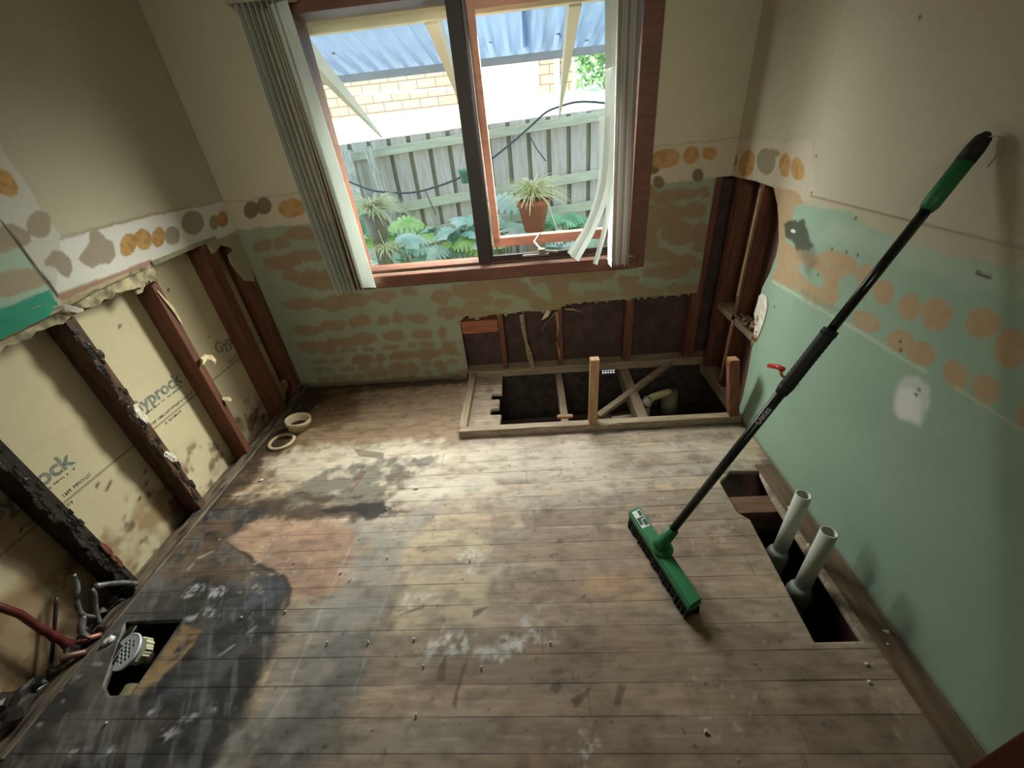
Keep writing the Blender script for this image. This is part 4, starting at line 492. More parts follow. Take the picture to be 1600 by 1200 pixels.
# underfloor: foundation walls, earth, and the vent opening
M_found = mat('dark foundation brick', (70, 58, 50), .9, .3, 18, bump=.5)
b = MB()
VX, VZ = .508, -.075
b.box(-2.0, VX-.048, 2.60, 2.615, -.5, .05).box(VX+.048, 1.4, 2.60, 2.615, -.5, .05).box(VX-.048, VX+.048, 2.60, 2.615, -.5, VZ-.03).box(VX-.048, VX+.048, 2.60, 2.615, VZ+.03, .05)
b.build('wall_foundation', M_found, kind='structure')
MB().box(-2.0, 1.4, -1.1, 2.7, -.56, -.5).build('underfloor_ground', mat('dry dark earth', (64, 52, 42), .95, .4, 10, bump=.8), kind='structure')
MB().box(-2.0, -1.9, -1.1, 2.66, -.5, 2.5).build('wall_left_outer', M_dark, kind='structure')
# gypsum board of the next room seen between the left wall's studs
def gyp_paint(U, V):
    p = Paint(U, V, (192, 180, 148)); p.c *= (.94+.12*fbm(U, V, 4, 3))[:, None]
    m = np.clip((fbm(U, V, 7, 4)-.46)*6, 0, 1)*np.clip((.34-V-(U-1)*.10)/.12, 0, 1); p.mix(m*.75, (132, 100, 66))
    m = np.clip((fbm(U+3, V+3, 14, 3)-.6)*8, 0, 1)*np.clip((.3-V)/.1, 0, 1); p.mix(m*.8, (92, 66, 44))
    m = np.clip((1.0-U)/.15, 0, 1)*np.clip((fbm(U+3, V+3, 8, 4)-.35)*4, 0, 1); p.mix(m*.7, (140, 108, 78))
    for z, a in ((.655, .7), (.435, .7), (.455, .0)):
        if a: p.line((.3, z), (2.5, z), .0028, (90, 78, 60), a)
    for y, z in ((1.17, .36), (1.19, .37), (1.15, .40), (1.42, .80), (1.33, .30), (1.3, .25), (1.24, .22), (1.62, .9), (1.95, .95)):
        p.line((y, z), (y+.012, z+.006), .006, (70, 52, 34), .85)
    return p
sheet('wall_left_backing', axis_coords([(-1.0, .3, .05), (.3, 2.56, .008)]), axis_coords([(-.06, 1.25, .008)]),
      lambda U, V: np.stack([np.full_like(U, -1.84), U, V], 1), (1,0,0), [], gyp_paint, M_wall, .012)
# ------------------------------------------------------------ timber
M_stud = mat('red brown framing timber', (106, 64, 46), .7, .28, 9, stretch=(5, 5, .6), bump=.35)
M_studdk = mat('water stained framing timber', (60, 36, 26), .55, .4, 12, stretch=(3, 3, .8), bump=.5, light=(104, 72, 52))
M_timber = mat('dusty grey brown timber', (152, 134, 112), .75, .22, 9, stretch=(.7, 6, 6), bump=.35)
M_timbery = mat('dusty joist timber', (146, 128, 104), .75, .22, 9, stretch=(6, .7, 6), bump=.35)
M_pale = mat('fresh sawn timber', (166, 128, 92), .7, .2, 10, stretch=(6, 6, .7), bump=.25)
M_plast = mat('torn plaster core', (214, 196, 158), .9, .2, 30, bump=.6)
M_plastw = mat('white plaster crumbs', (222, 214, 200), .9, .15, 30, bump=.6)
M_black = mat('soaked black timber', (34, 28, 26), .38, .6, 16, bump=.7, light=(58, 50, 46))
studs = [(.955, M_black, .045), (1.385, M_studdk, .042), (1.80, M_stud, .042), (2.215, M_stud, .075), (2.455, M_stud, .07)]
slab = ['black soaked wall stud at the left edge above the bent pipes', 'dark rotten stud with white plaster crumbs between the two printed boards',
        'red brown stud with torn paper hanging at mid height on the left wall', 'wide red brown stud just left of the far left corner',
        'corner stud of the left wall beside the green back wall']
def crumbs(name, parent, m, pts, r, seed):
    b = MB()
    for i, p in enumerate(pts): b.blob(p, r*R_.uniform(.5, 1.2), seed+i, 2, (.35, .9, 1.7), .5)
    b.build(name, m, parent)
for i, (y, m, w_) in enumerate(studs):
    b = MB(); b.box(-1.838, -1.742, y-w_/2, y+w_/2, -.03, 1.16, .002)
    s = b.build('wall_stud', m, label=slab[i], cat='stud', group='studs of the left wall')
    if i == 1:
        crumbs('plaster_crumbs', s, M_plastw, [(-1.74, 1.385+.004*q, .60-.012*q) for q in range(5)], .017, 3)
        crumbs('plaster_crumbs', s, M_plastw, [(-1.74, 1.385+.004*q, .36-.012*q) for q in range(5)], .015, 13)
        crumbs('bark_scraps', s, M_black, [(-1.741, 1.38+R_.uniform(-.018, .022), z) for z in np.arange(.06, 1.0, .022)], .011, 30)
    if i == 2:
        for pts, wd in (([(-1.74, 1.78, .585), (-1.722, 1.79, .61), (-1.715, 1.80, .625), (-1.72, 1.835, .63)], (.004, .022, .026, .02)),
                        ([(-1.73, 1.83, .63), (-1.715, 1.855, .61), (-1.71, 1.86, .585), (-1.72, 1.85, .56)], (.016, .022, .018, .005)),
                        ([(-1.738, 1.79, 1.0), (-1.735, 1.815, .9), (-1.738, 1.82, .82)], (.004, .014, .004)),
                        ([(-1.738, 1.81, .38), (-1.715, 1.825, .365), (-1.72, 1.84, .345)], (.012, .02, .006))):
            MB().strip(pts, [q*1.3 for q in wd], (0, .7, .7), .002).build('torn_paper', M_plast, s)
    if i == 0:
        crumbs('rotten_bark', s, M_black, [(-1.741, .95+R_.uniform(-.022, .022), z) for z in np.arange(.05, 1.0, .02)], .013, 60)
        MB().blob((-1.735, .965, .17), .022, 5, 2, (.4, .7, 1.6)).blob((-1.735, .97, .235), .018, 6, 2, (.4, .7, 1.8)).build('wood_splinter', mat('split red timber', (120, 72, 54), .5, .3, 20), s)
b = MB(); b.box(-1.838, -1.77, .40, 2.5, -.08, -.03, .002); b.box(-1.77, -1.705, .40, 2.5, -.06, .007, .003)
b.build('bottom_plate', mat('sooty plate timber', (84, 72, 62), .6, .45, 12, stretch=(4, .8, 4), bump=.5, dark=(40, 32, 28), light=(122, 108, 92)), label='dark stained bottom plate along the foot of the left wall', cat='timber')
# torn plaster edge hanging along the top of the opening: a thing of its own, in front of the studs
# studs and nogging in the right hand hole
rs = [(2.44, .06), (2.19, .045), (1.93, .05)]
rl = ['corner stud in the hole of the right wall, beside the green back wall', 'pale edged stud standing in the middle of the hole in the right wall', 'stud half hidden behind the torn plaster edge of the right wall']
for (y, w_), l in zip(rs, rl):
    s = MB().box(1.118, 1.198, y-w_/2, y+w_/2, -.02, 1.30, .002).build('wall_stud', M_stud, label=l, cat='stud', group='studs in the right wall hole')
    if w_ == .045:
        MB().box(1.112, 1.118, y-.012, y+.010, .60, 1.14, .001, .001).box(1.112, 1.118, y-.016, y+.004, .06, .46, .001, .001).build('split_edge', mat('pale split timber edge', (160, 122, 92), .8, .2, 14), s)
MB().box(1.118, 1.198, 1.96, 2.41, .435, .478, .002).build('nogging', M_timbery, label='horizontal nogging between the studs in the right wall hole', cat='timber')
b = MB()
rr = random.Random(5)
for k in range(16):
    y = rr.uniform(2.0, 2.42); b.blob((1.12+rr.uniform(0, .05), y, .485+rr.uniform(0, .012)), rr.uniform(.010, .022), k, 2, (1, 1, .5), .5)
b.build('plaster_rubble', mat('dusty rubble', (128, 104, 84), .9, .35, 30, bump=.6), label='crumbled plaster rubble lying on the nogging in the right wall', cat='rubble', kind='stuff')
b = MB()
P = [(1.11, 2.36, .50), (1.11, 2.10, .50), (1.14, 2.10, .505), (1.14, 2.36, .505), (1.11, 2.36, .50)]
b.tube(P, .005, 8); b.tube([(1.11, 2.30, .50), (1.14, 2.22, .505), (1.11, 2.16, .50)], .004, 8)
b.build('metal_bracket', mat('rusty bracket', (122, 96, 80), .5, .3, 30, metal=.5), label='bent rusty metal bracket on the nogging in the right wall', cat='bracket')
b = MB()
b.poly([(1.100, y, z) for y, z in [(1.937, 0.709), (1.892, 0.706), (1.869, 0.671), (1.865, 0.613), (1.872, 0.549), (1.885, 0.494), (1.924, 0.493), (1.931, 0.55), (1.965, 0.591), (1.959, 0.648), (1.959, 0.688)]], (.014, 0, 0))
b.build('plaster_edge', M_plastw, label='broken white plaster edge at the right side of the wall hole', cat='plaster')
b = MB()
for k in range(7): b.blob((1.108, 1.93+rr.uniform(-.03, .03), .45+k*.022), rr.uniform(.008, .018), k+9, 2, (.7, 1, 1), .6)
b.build('plaster_crumbs', mat('pinkish crumbs', (178, 134, 112), .9, .3, 40), label='pinkish broken plaster clinging below the white edge of the hole', cat='plaster', kind='stuff')
# studs behind the back wall hole
bs = [(-.235, .035, 'thin dark stud nearest the left end of the low back wall hole'), (.155, .040, 'stud with split pale edge above the middle joist in the back wall hole'),
      (.612, .055, 'wide red stud in the right half of the back wall hole'), (1.03, .07, 'corner stud of the back wall where the two holes meet')]
for x, w_, l in bs:
    s = MB().box(x-w_/2, x+w_/2, 2.515, 2.598, .03, .75 if x < 1 else 1.3, .002).build('wall_stud', M_stud, label=l, cat='stud', group='studs in the back wall hole')
    if abs(x-.155) < .01:
        MB().strip([(.135, 2.508, .45), (.145, 2.506, .34), (.135, 2.505, .27)], (.018, .014, .004), (1, 0, 0), .003).strip([(.13, 2.505, .24), (.145, 2.50, .16), (.15, 2.505, .12)], (.004, .014, .006), (1, 0, 0), .003).build('split_edge', M_pale, s)
MB().box(-.50, -.255, 2.515, 2.585, .335, .425, .002).build('nogging', mat('orange brown nogging', (150, 88, 62), .7, .2, 9, stretch=(.7, 6, 6)), label='short reddish nogging at the upper left of the back wall hole', cat='timber')
MB().box(-.515, 1.2, 2.50, 2.598, -.012, .045, .003).build('bottom_plate', M_timber, label='dusty bottom plate at the back of the open floor', cat='timber')
MB().box(1.115, 1.198, 1.88, 2.50, -.06, .02, .003).build('bottom_plate', M_timbery, label='brown bottom plate below the hole in the right wall', cat='timber')
# joists crossing the open floor
for x0, x1, l in ((.138, .138, 'narrow dusty joist crossing the middle of the open floor'), (.60, .60, 'wider joist crossing the open floor right of the upright stub')):
    w_ = .045 if x0 < .5 else .06
    j = MB().box(x0-w_/2, x0+w_/2, 1.80, 2.60, -.13, -.022, .003).build('floor_joist', M_timbery, label=l, cat='joist', group='joists in the open floor')
    if x0 < .5: MB().box(x0-.045, x0+.05, 1.985, 2.012, -.024, -.008, .003).build('end_block', M_pale, j)
b = MB(); b.bar((.345, 2.03, -.055), (.98, 2.57, .012), .04, .03, bev=.002)
b.build('timber_brace', M_timber, label='thin diagonal brace lying across the open floor', cat='timber')
# the low timber frame on the floor
MB().box(-.482, 1.10, 1.83, 1.875, 0.0005, .045, .002, .0015).build('frame_timber', M_timber, label='long front timber of the low frame on the floor', cat='timber', group='low bath frame timbers')
MB().bar((-.466, 1.877, .022), (-.468, 2.497, .022), .045, .042, bev=.002).build('frame_timber', M_timbery, label='short left side timber of the low frame on the floor', cat='timber', group='low bath frame timbers')
b = MB(); b.poly([(-.30, 1.822, .010), (-.30, 1.822, .030), (0, 1.822, .036), (.2, 1.822, .028), (.30, 1.822, .040), (.40, 1.822, .046), (.46, 1.822, .03), (.7, 1.822, .034), (.78, 1.822, .018), (.3, 1.822, .012)], (0, .0078, 0))
b.build('torn_board_strip', mat('torn grey strip', (150, 134, 112), .9, .2, 30), label='torn grey board strip stuck to the face of the front timber', cat='plaster')
MB().bar((.285, 1.853, .046), (.288, 1.848, .458), .046, .043, (0, 1, 0), .002).build('upright_stub', M_pale, label='upright timber stub rising from the front frame timber', cat='timber', group='upright stubs on the frame')
u2 = MB().bar((1.055, 1.852, .046), (.985, 1.848, .40), .05, .045, (0, 1, 0), .002).build('upright_stub', mat('red upright', (124, 74, 52), .7, .25, 10, stretch=(5,5,.6)), label='leaning reddish upright stub beside the green right wall', cat='timber', group='upright stubs on the frame')
MB().box(.965, 1.01, 1.83, 1.872, .4005, .404).build('cut_top', M_pale, u2)
# ragged plaster strips hanging into the back wall hole
M_strip = mat('hanging torn paper', (150, 132, 104), .95, .25, 40)
b = MB(); b.strip([(-.09, 2.488, .46), (-.085, 2.486, .36), (-.075, 2.485, .26), (-.06, 2.484, .17), (-.045, 2.482, .08), (-.035, 2.482, .01)], (.030, .026, .018, .038, .030, .005), (1, .2, 0), .002)
b.strip([(-.10, 2.488, .44), (-.07, 2.47, .28), (-.055, 2.465, .12)], (.005, .005, .003), (1, 0, 0), .002)
b.build('torn_strip', M_strip, label='long strip of torn paper hanging into the back wall hole', cat='paper strip', group='strips hanging from the back wall')
b = MB(); b.strip([(.19, 2.488, .475), (.24, 2.47, .475), (.30, 2.465, .455)], (.012, .010, .004), (0, .3, 1), .002)
b.build('torn_strip', M_strip, label='short curling strip to the right of the stud with the split edge', cat='paper strip', group='strips hanging from the back wall')
b = MB(); b.strip([(.13, 2.488, .455), (.07, 2.47, .40), (.03, 2.46, .34)], (.010, .008, .003), (.6, .3, .6), .002)
b.build('torn_strip', M_strip, label='thin curved strip to the left of the stud with the split edge', cat='paper strip', group='strips hanging from the back wall')
b = MB(); b.strip([(.085, 2.488, .47), (.07, 2.47, .45), (.045, 2.465, .425), (.04, 2.47, .42)], (.03, .026, .022, .01), (.8, .3, .5), .003)
b.build('torn_strip', M_plast, label='small yellow flap folded out at the top of the back wall hole', cat='paper strip', group='strips hanging from the back wall')
b = MB()
for k in range(26):
    x = -.49+k*.06+rr.uniform(-.015, .015); z = float(np.interp(x, [q[0] for q in D['b_hole']], [q[1] for q in D['b_hole']]))
    if x < 1.0: b.blob((x, 2.497, z), rr.uniform(.006, .016), k, 1, (1.2, .5, .8), .6)
b.build('plaster_fringe', mat('torn plaster fringe', (146, 134, 96), .95, .3, 40), label='ragged plaster edge along the top of the back wall hole', cat='plaster', kind='stuff')
# underfloor pipes and rubbish
M_pvc = mat('dusty cream plastic pipe', (196, 186, 140), .5, .12, 12)
M_pvcg = mat('grey plastic pipe', (182, 180, 162), .45, .12, 12)
e = empty('waste_pipe', (.72, 2.3, -.12), 'cream elbow waste pipe under the open floor by the right joist', 'pipe')
MB().tube(catmull([(.70, 2.23, -.30), (.70, 2.25, -.16), (.725, 2.265, -.115), (.76, 2.28, -.105), (.87, 2.32, -.105)], 5), .026, 14).build('pipe_elbow', M_pvc, e, True)
MB().tube([(.685, 2.20, -.115), (.70, 2.255, -.105)], .030, 14).build('pipe_cap', M_pvcg, e, True)
MB().tube([(.90, 2.34, -.40), (.88, 2.36, -.12)], .055, 18).build('vent_pipe', mat('dull grey pipe', (120, 116, 100), .6, .15, 10), smooth=True, label='fat grey vertical pipe under the open floor behind the cream elbow', cat='pipe')
MB().tube([(-1.0, 2.42, -.40), (1.15, 2.42, -.34)], .035, 14).build('drain_pipe', mat('dark drain pipe', (86, 66, 54), .6, .2, 10), smooth=True, label='dark horizontal drain pipe behind the open floor', cat='pipe')
b = MB()
for k in range(60):
    x = rr.uniform(-.1, 1.1); y = rr.uniform(1.85, 2.5); b.blob((x, y, -.5+rr.uniform(0, .03)), rr.uniform(.012, .045), k, 1, (1, 1, .6), .5)
b.build('rubble', mat('underfloor rubble', (112, 92, 76), .95, .4, 18, bump=.6), label='scattered rubble on the earth beneath the open floor', cat='rubble', kind='stuff')
for k, (x, y, z, a, s, l) in enumerate(((.38, 2.14, -.20, .3, .09, 'pale scrap of board on the rubble beside the upright stub'), (.53, 2.17, -.20, -.3, .085, 'white scrap of board below the diagonal brace'), (.50, 2.30, -.30, .1, .06, 'thin white scrap lying behind the larger white scrap under the floor'))):
    o = MB().poly([(x-s, y-.03, z), (x-s*.2, y-.045, z+.01), (x+s, y-.01, z+.015), (x+s*.7, y+.035, z+.01), (x-s*.8, y+.03, z)], (0, 0, .006)).build('board_scrap', M_plastw, label=l, cat='scrap', group='scraps under the floor')
MB().box(.30, .62, 2.06, 2.24, -.5, -.207).build('earth_mound', mat('rubbly mound', (84, 68, 56), .95, .4, 12, bump=.8), kind='structure')
v = empty('vent_grille', (VX, 2.60, VZ), 'small white lit vent grille in the foundation wall behind the open floor', 'vent')
b = MB()
for i in range(6): x = VX-.048+i*.0192; b.box(x-.0022, x+.0022, 2.60, 2.612, VZ-.03, VZ+.03)
for i in range(4): z = VZ-.03+i*.02; b.box(VX-.048, VX+.048, 2.601, 2.611, z-.0022, z+.0022)
b.build('grille', mat('vent metal', (150, 150, 146), .5, .1), v)

# ------------------------------------------------------------ window
M_win = mat('red brown window timber', (102, 62, 46), .45, .18, 9, stretch=(1, 4, 4), bump=.15)
M_windk = mat('dark shadowed window timber', (40, 27, 25), .6, .2, 9, stretch=(4, 4, 1), bump=.15)  # mullion's copy of the window timber, its shade put into the colour
M_al = mat('bronze window metal', (46, 34, 32), .4, .1, 6)
M_glass = bpy.data.materials.new('window glass'); M_glass.use_nodes = True; nt = M_glass.node_tree
for n in list(nt.nodes): nt.nodes.remove(n)
o_ = nt.nodes.new('ShaderNodeOutputMaterial'); mx = nt.nodes.new('ShaderNodeMixShader'); tr = nt.nodes.new('ShaderNodeBsdfTransparent'); gl = nt.nodes.new('ShaderNodeBsdfGlossy'); fr = nt.nodes.new('ShaderNodeMath'); lw_ = nt.nodes.new('ShaderNodeLayerWeight'); lw_.inputs[0].default_value = .5; fr.operation = 'POWER'; fr.inputs[1].default_value = 4; nt.links.new(lw_.outputs['Facing'], fr.inputs[0])
tr.inputs[0].default_value = (.95, .98, .96, 1); gl.inputs['Roughness'].default_value = .02
nt.links.new(fr.outputs[0], mx.inputs[0]); nt.links.new(tr.outputs[0], mx.inputs[1]); nt.links.new(gl.outputs[0], mx.inputs[2]); nt.links.new(mx.outputs[0], o_.inputs[0])
wn = empty('window_1', (-.24, 2.5, .75)); wn['kind'] = 'structure'
WX0, WX1, WZ0, WZ1 = -1.125, .62, .715, 2.10
b = MB(); b.box(WX0, WX0+.075, 2.475, 2.66, WZ0, WZ1, .002).box(WX1-.05, WX1+.045, 2.475, 2.66, WZ0, WZ1, .002).box(WX0+.075, WX1-.05, 2.475, 2.66, 2.02, WZ1, .002)
b.build('window_frame', M_win, wn)
b = MB(); b.box(WX0, WX1, 2.460, 2.66, .715, .788, .004); b.box(WX0+.075, WX1-.05, 2.53, 2.66, .788, .806, .002)
b.build('window_sill', M_win, wn)
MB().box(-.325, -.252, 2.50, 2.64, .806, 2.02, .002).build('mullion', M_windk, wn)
b = MB(); b.box(-.252, .56, 2.52, 2.55, .806, .838, .001).box(-.252, -.236, 2.52, 2.55, .838, 2.02, .001).box(.545, .56, 2.52, 2.55, .838, 2.02, .001)
b.build('track', M_al, wn)
b = MB(); b.box(-1.05, -.325, 2.595, 2.60, .806, 2.02); b.build('glass_pane', M_glass, wn)
# awning sash, hinged at the top and pushed out at the bottom
sw = MB(); ang = math.radians(9.5); Lh = 1.17
def SP(x, t, o=0): return (x, 2.57+t*math.sin(ang)+o*math.cos(ang), 2.02-t*math.cos(ang)+o*math.sin(ang))
def sbar(mb, xa, ta, xb, tb, w_, d): mb.bar(SP(xa, ta), SP(xb, tb), w_, d, (0, math.cos(ang), math.sin(ang)), .002)
sbar(sw, -.222, 0, -.222, Lh, .045, .035); sbar(sw, .527, 0, .527, Lh, .045, .035); sbar(sw, -.20, .02, .505, .02, .045, .035); sbar(sw, -.245, Lh, .55, Lh, .06, .035)
M_sash = mat('pinkish sunlit sash timber', (214, 154, 128), .5, .12, 9, stretch=(1, 3, 3))  # bright copy of the window timber, sunlight put into the colour
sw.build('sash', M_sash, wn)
b = MB(); b.poly([SP(-.20, .04), SP(.505, .04), SP(.505, Lh-.03), SP(-.20, Lh-.03)], (0, .004, .0005)); b.build('sash_glass', M_glass, wn)
lt = MB(); lt.box(-.055, .105, 2.485, 2.50, .826, .838, .002).tube([(.06, 2.49, .838), (.06, 2.49, .868)], .022, 12).bar((.08, 2.49, .852), (.155, 2.49, .842), .012, .010)
lt.tube([(.065, 2.50, .85), (.02, 2.62, .88), (.06, 2.75, .90)], .006, 8)
lt.build('window_winder', mat('grey metal winder', (142, 136, 128), .4, .15, 10, metal=.3), wn)
# blinds
M_vane = mat('white vertical blind fabric', (214, 220, 214), .8, .04, 3)
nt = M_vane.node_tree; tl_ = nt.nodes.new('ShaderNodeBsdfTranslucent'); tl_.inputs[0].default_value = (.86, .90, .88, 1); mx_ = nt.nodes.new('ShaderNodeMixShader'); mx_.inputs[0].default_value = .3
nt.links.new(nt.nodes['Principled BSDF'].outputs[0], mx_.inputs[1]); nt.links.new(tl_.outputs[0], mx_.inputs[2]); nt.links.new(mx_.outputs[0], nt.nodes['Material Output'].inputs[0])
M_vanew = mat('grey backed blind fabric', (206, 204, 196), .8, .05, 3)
M_slat = mat('tan blind fabric', (164, 146, 130), .7, .1, 3)  # tan fabric for alternate vanes of the right stack
h = empty('vertical_blind', (-1.13, 2.42, 2.05), 'stack of vertical blind vanes gathered at the left of the window', 'blind')
MB().box(-1.27, -.98, 2.37, 2.46, 2.055, 2.10, .003).build('headrail', mat('grey headrail', (150, 146, 128), .5, .05), h)
for k in range(8):
    x = -1.235+k*.026; a = math.radians(84-3*k)
    if k == 7: x = -1.058; a = math.radians(14)
    d = Vector((math.cos(a), -math.sin(a), 0)); t0 = Vector((x, 2.42, 2.055)); z0 = .715+.003*k
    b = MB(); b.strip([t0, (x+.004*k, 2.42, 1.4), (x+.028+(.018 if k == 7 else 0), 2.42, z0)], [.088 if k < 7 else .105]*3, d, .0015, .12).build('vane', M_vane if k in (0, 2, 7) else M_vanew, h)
h = empty('vertical_blind', (.48, 2.42, 2.05), 'stack of vertical blind vanes at the right of the window with two bent loose vanes', 'blind')
MB().box(.36, .60, 2.37, 2.46, 2.055, 2.10, .003).build('headrail', mat('grey headrail', (150, 146, 128), .5, .05), h)
for k in range(6):
    x = .452+k*.019
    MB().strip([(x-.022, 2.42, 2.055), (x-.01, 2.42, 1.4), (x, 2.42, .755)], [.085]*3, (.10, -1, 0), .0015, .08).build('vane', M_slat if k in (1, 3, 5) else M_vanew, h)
MB().strip(catmull([(.41, 2.41, 2.055), (.425, 2.41, 1.6), (.425, 2.41, 1.35), (.405, 2.41, 1.16), (.34, 2.41, .98), (.245, 2.405, .815)], 6), [.062]*31, (.85, -.5, 0), .0015, .12).build('bent_vane', M_vane, h)
MB().strip(catmull([(.40, 2.44, 1.5), (.405, 2.44, 1.30), (.385, 2.44, 1.12), (.32, 2.44, .96), (.225, 2.44, .83)], 6), [.05]*25, (.85, -.5, 0), .0015, .12).build('bent_vane', M_vane, h)
MB().strip(catmull([(.45, 2.40, 1.5), (.445, 2.40, 1.25), (.42, 2.40, 1.0), (.365, 2.40, .775)], 5), [.03, .03]+[.03]*14, (.8, -.6, 0), .0015, .12).build('bent_vane', M_vane, h)
MB().tube(catmull([(.43, 2.41, .80), (.455, 2.41, .775), (.47, 2.41, .80)], 5), .002, 6).build('bottom_chain', M_vane, h)
# door frame edge in the near right corner
M_door = mat('dark red door frame', (84, 26, 20), .5, .15, 8, stretch=(4, 4, 1))
MB().box(1.04, 1.195, .16, 0.389, 0, 2.1, .004).build('door_1', M_door, kind='structure')
# ------------------------------------------------------------ broom
M_green = mat('green broom plastic', (36, 116, 70), .45, .06, 5)
M_pole = mat('black broom pole', (20, 20, 21), .32, .1, 6)
M_grip = mat('black ribbed rubber', (16, 16, 17), .65, .1, 6)
M_brist = mat('dark bristles', (26, 24, 24), .9, .3, 90)
A = Vector((.425, 1.005, .10)); Bp = Vector((1.083, 1.153, 1.388)); dv = (Bp-A).normalized(); LP = (Bp-A).length
def PP(t): return A+(Bp-A)*t
br = empty('broom', (.435, .99, 0), 'green headed broom with a long black handle leaning on the right wall', 'broom')
hc = [(.340, 1.185), (.392, 1.208), (.508, .797), (.456, .768)]
hz0, hz1 = .052, .085
b = MB(); b.poly([(x, y, hz0) for x, y in hc], (0, 0, hz1-hz0))
bmesh.ops.bevel(b.bm, geom=b.bm.edges[:], offset=.006, segments=2, affect='EDGES'); b.build('broom_head', M_green, br)
b = MB(); hcv = [Vector((x, y, 0)) for x, y in hc]; cen = sum(hcv, Vector())/4
rr = random.Random(9); u0 = hcv[0]; uu = hcv[3]-hcv[0]; vv = hcv[1]-hcv[0]
for i in range(44):
    for j in range(5):
        p = u0+uu*((i+.5)/44*.96+.02)+vv*((j+.5)/5*.9+.05); s = Vector((rr.uniform(-.004, .004)+(j-2)*.003, rr.uniform(-.004, .004), 0))
        b.bar((p.x, p.y, hz0+.002), (p.x+s.x, p.y+s.y, .001), .0085, .0085, (0, 1, 0))
b.build('bristles', M_brist, br)
b = MB(); b.tube([A+dv*-.012, A+dv*.02, A+dv*.035, A+dv*.085], [.030, .027, .0225, .0215], 20)
b.blob((.43, 1.0, .088), .036, 1, 3, (1.1, 1.25, .45), 0); b.build('socket', M_green, br, True)
MB().tube([PP(.045), PP(.60)], .0146, 18).build('lower_pole', M_pole, br, True)
MB().tube([PP(.60), PP(.885)], .0128, 18).build('upper_pole', mat('glossy dark steel pole', (20, 22, 22), .22, .1, 6, metal=0), br, True)
b = MB(); n = 26; pts = [PP(.505+.125*k/n) for k in range(n+1)]
b.tube(pts, [.0208 if k % 2 else .0196 for k in range(n+1)], 18); b.tube([PP(.485), PP(.507)], [.0175, .0215], 18); b.tube([PP(.628), PP(.640)], [.0222, .0205], 18)
b.build('grip_sleeve', M_grip, br, True)
MB().tube([PP(.875), PP(.885), PP(.955)], [.0155, .0195, .0195], 18).build('green_collar', mat('deep green collar', (26, 106, 58), .5, .06, 5), br, True)
MB().tube([PP(.955), PP(.975), PP(.992), PP(1.0)], [.0198, .020, .0165, .007], 18).build('end_cap', M_grip, br, True)
b = MB(); e0 = PP(.985); b.tube(catmull([e0+Vector((0, -.005, .01)), e0+Vector((.004, -.035, .012)), e0+Vector((.006, -.05, -.01)), e0+Vector((.006, -.04, -.05))], 5), .0016, 6)
b.build('hanging_loop', mat('clear loop', (150, 146, 132), .3, .05), br, True)
# label on the head, and the lettering on the pole
lab = MB(); q0 = u0+uu*.035+vv*.16; q1 = u0+uu*.035+vv*.84; q2 = u0+uu*.235+vv*.84; q3 = u0+uu*.235+vv*.16
lab.poly([(p.x, p.y, hz1+.0003) for p in (q0, q1, q2, q3)], (0, 0, .0006)); lb = lab.build('paper_label', mat('white sticker', (214, 220, 214), .5, .03), br)
b = MB()
for (a0, a1, c0, c1) in ((.13, .20, .2, .46), (.045, .11, .55, .8), (.15, .22, .52, .82), (.12, .14, .2, .8)):
    ps = [u0+uu*a0+vv*c0, u0+uu*a0+vv*c1, u0+uu*a1+vv*c1, u0+uu*a1+vv*c0]; b.poly([(p.x, p.y, hz1+.001) for p in ps], (0, 0, .0004))
b.build('label_print', mat('dark green print', (52, 78, 66), .5, .2, 300), lb)
def text(body, name, mw, size, m, parent, bold=0, ext=.0004):
    c = bpy.data.curves.new(name, 'FONT'); c.body = body; c.size = size; c.extrude = ext; c.offset = bold; c.resolution_u = 3
    to = bpy.data.objects.new(name, c); COL.objects.link(to); bpy.context.view_layer.update()
    me = bpy.data.meshes.new_from_object(to); bpy.data.objects.remove(to); bpy.data.curves.remove(c); me.transform(mw)
    return link(name, me, m, parent)
tocam = (Vector((0, 0, 1.5))-PP(.43)).normalized(); nn = (tocam-dv*tocam.dot(dv)).normalized(); up = nn.cross(dv)
mw = Matrix((( dv.x, up.x, nn.x, 0), (dv.y, up.y, nn.y, 0), (dv.z, up.z, nn.z, 0), (0,0,0,1))); o0 = PP(.405)+nn*.0143-up*.008
text('Oates', 'lettering', Matrix.Translation(o0) @ mw, .026, mat('white print', (200, 204, 204), .6, .02), br, .0003)

# ------------------------------------------------------------ plastic pipes in the right floor hole
for (x, y, zt, l) in ((.93, 1.067, .262, 'white plastic pipe stub in the floor hole, the one farther from the camera'), (.93, .912, .252, 'white plastic pipe stub in the floor hole, the one nearer the camera')):
    e = empty('pipe_stub', (x, y, -.3), l, 'pipe', 'pipe stubs in the right floor hole'); r = .0265
    tx, ty = (.012, .010)
    MB().lathe((x, y, -.06), (tx/.3, ty/.3, 1), [(r-.0045, 0), (r, 0), (r, zt+.06), (r-.0045, zt+.06), (r-.0045, 0)], 28).build('pipe', mat('white plastic', (196, 200, 188), .45, .05, 6), e, True)
    MB().lathe((x-.015, y-.012, -.40), (.02, .02, 1), [(.030, 0), (.0405, .01), (.0405, .33), (.036, .35), (.029, .36), (.0, .36)], 28).build('socket', mat('grey plastic socket', (128, 134, 124), .5, .1, 8), e, True)
MB().box(.80, 1.2, 1.235, 1.33, -.16, -.022, .003).build('floor_joist', mat('brown joist', (120, 86, 62), .8, .25, 9, stretch=(.6, 6, 6)), label='brown joist seen inside the right floor hole', cat='joist')
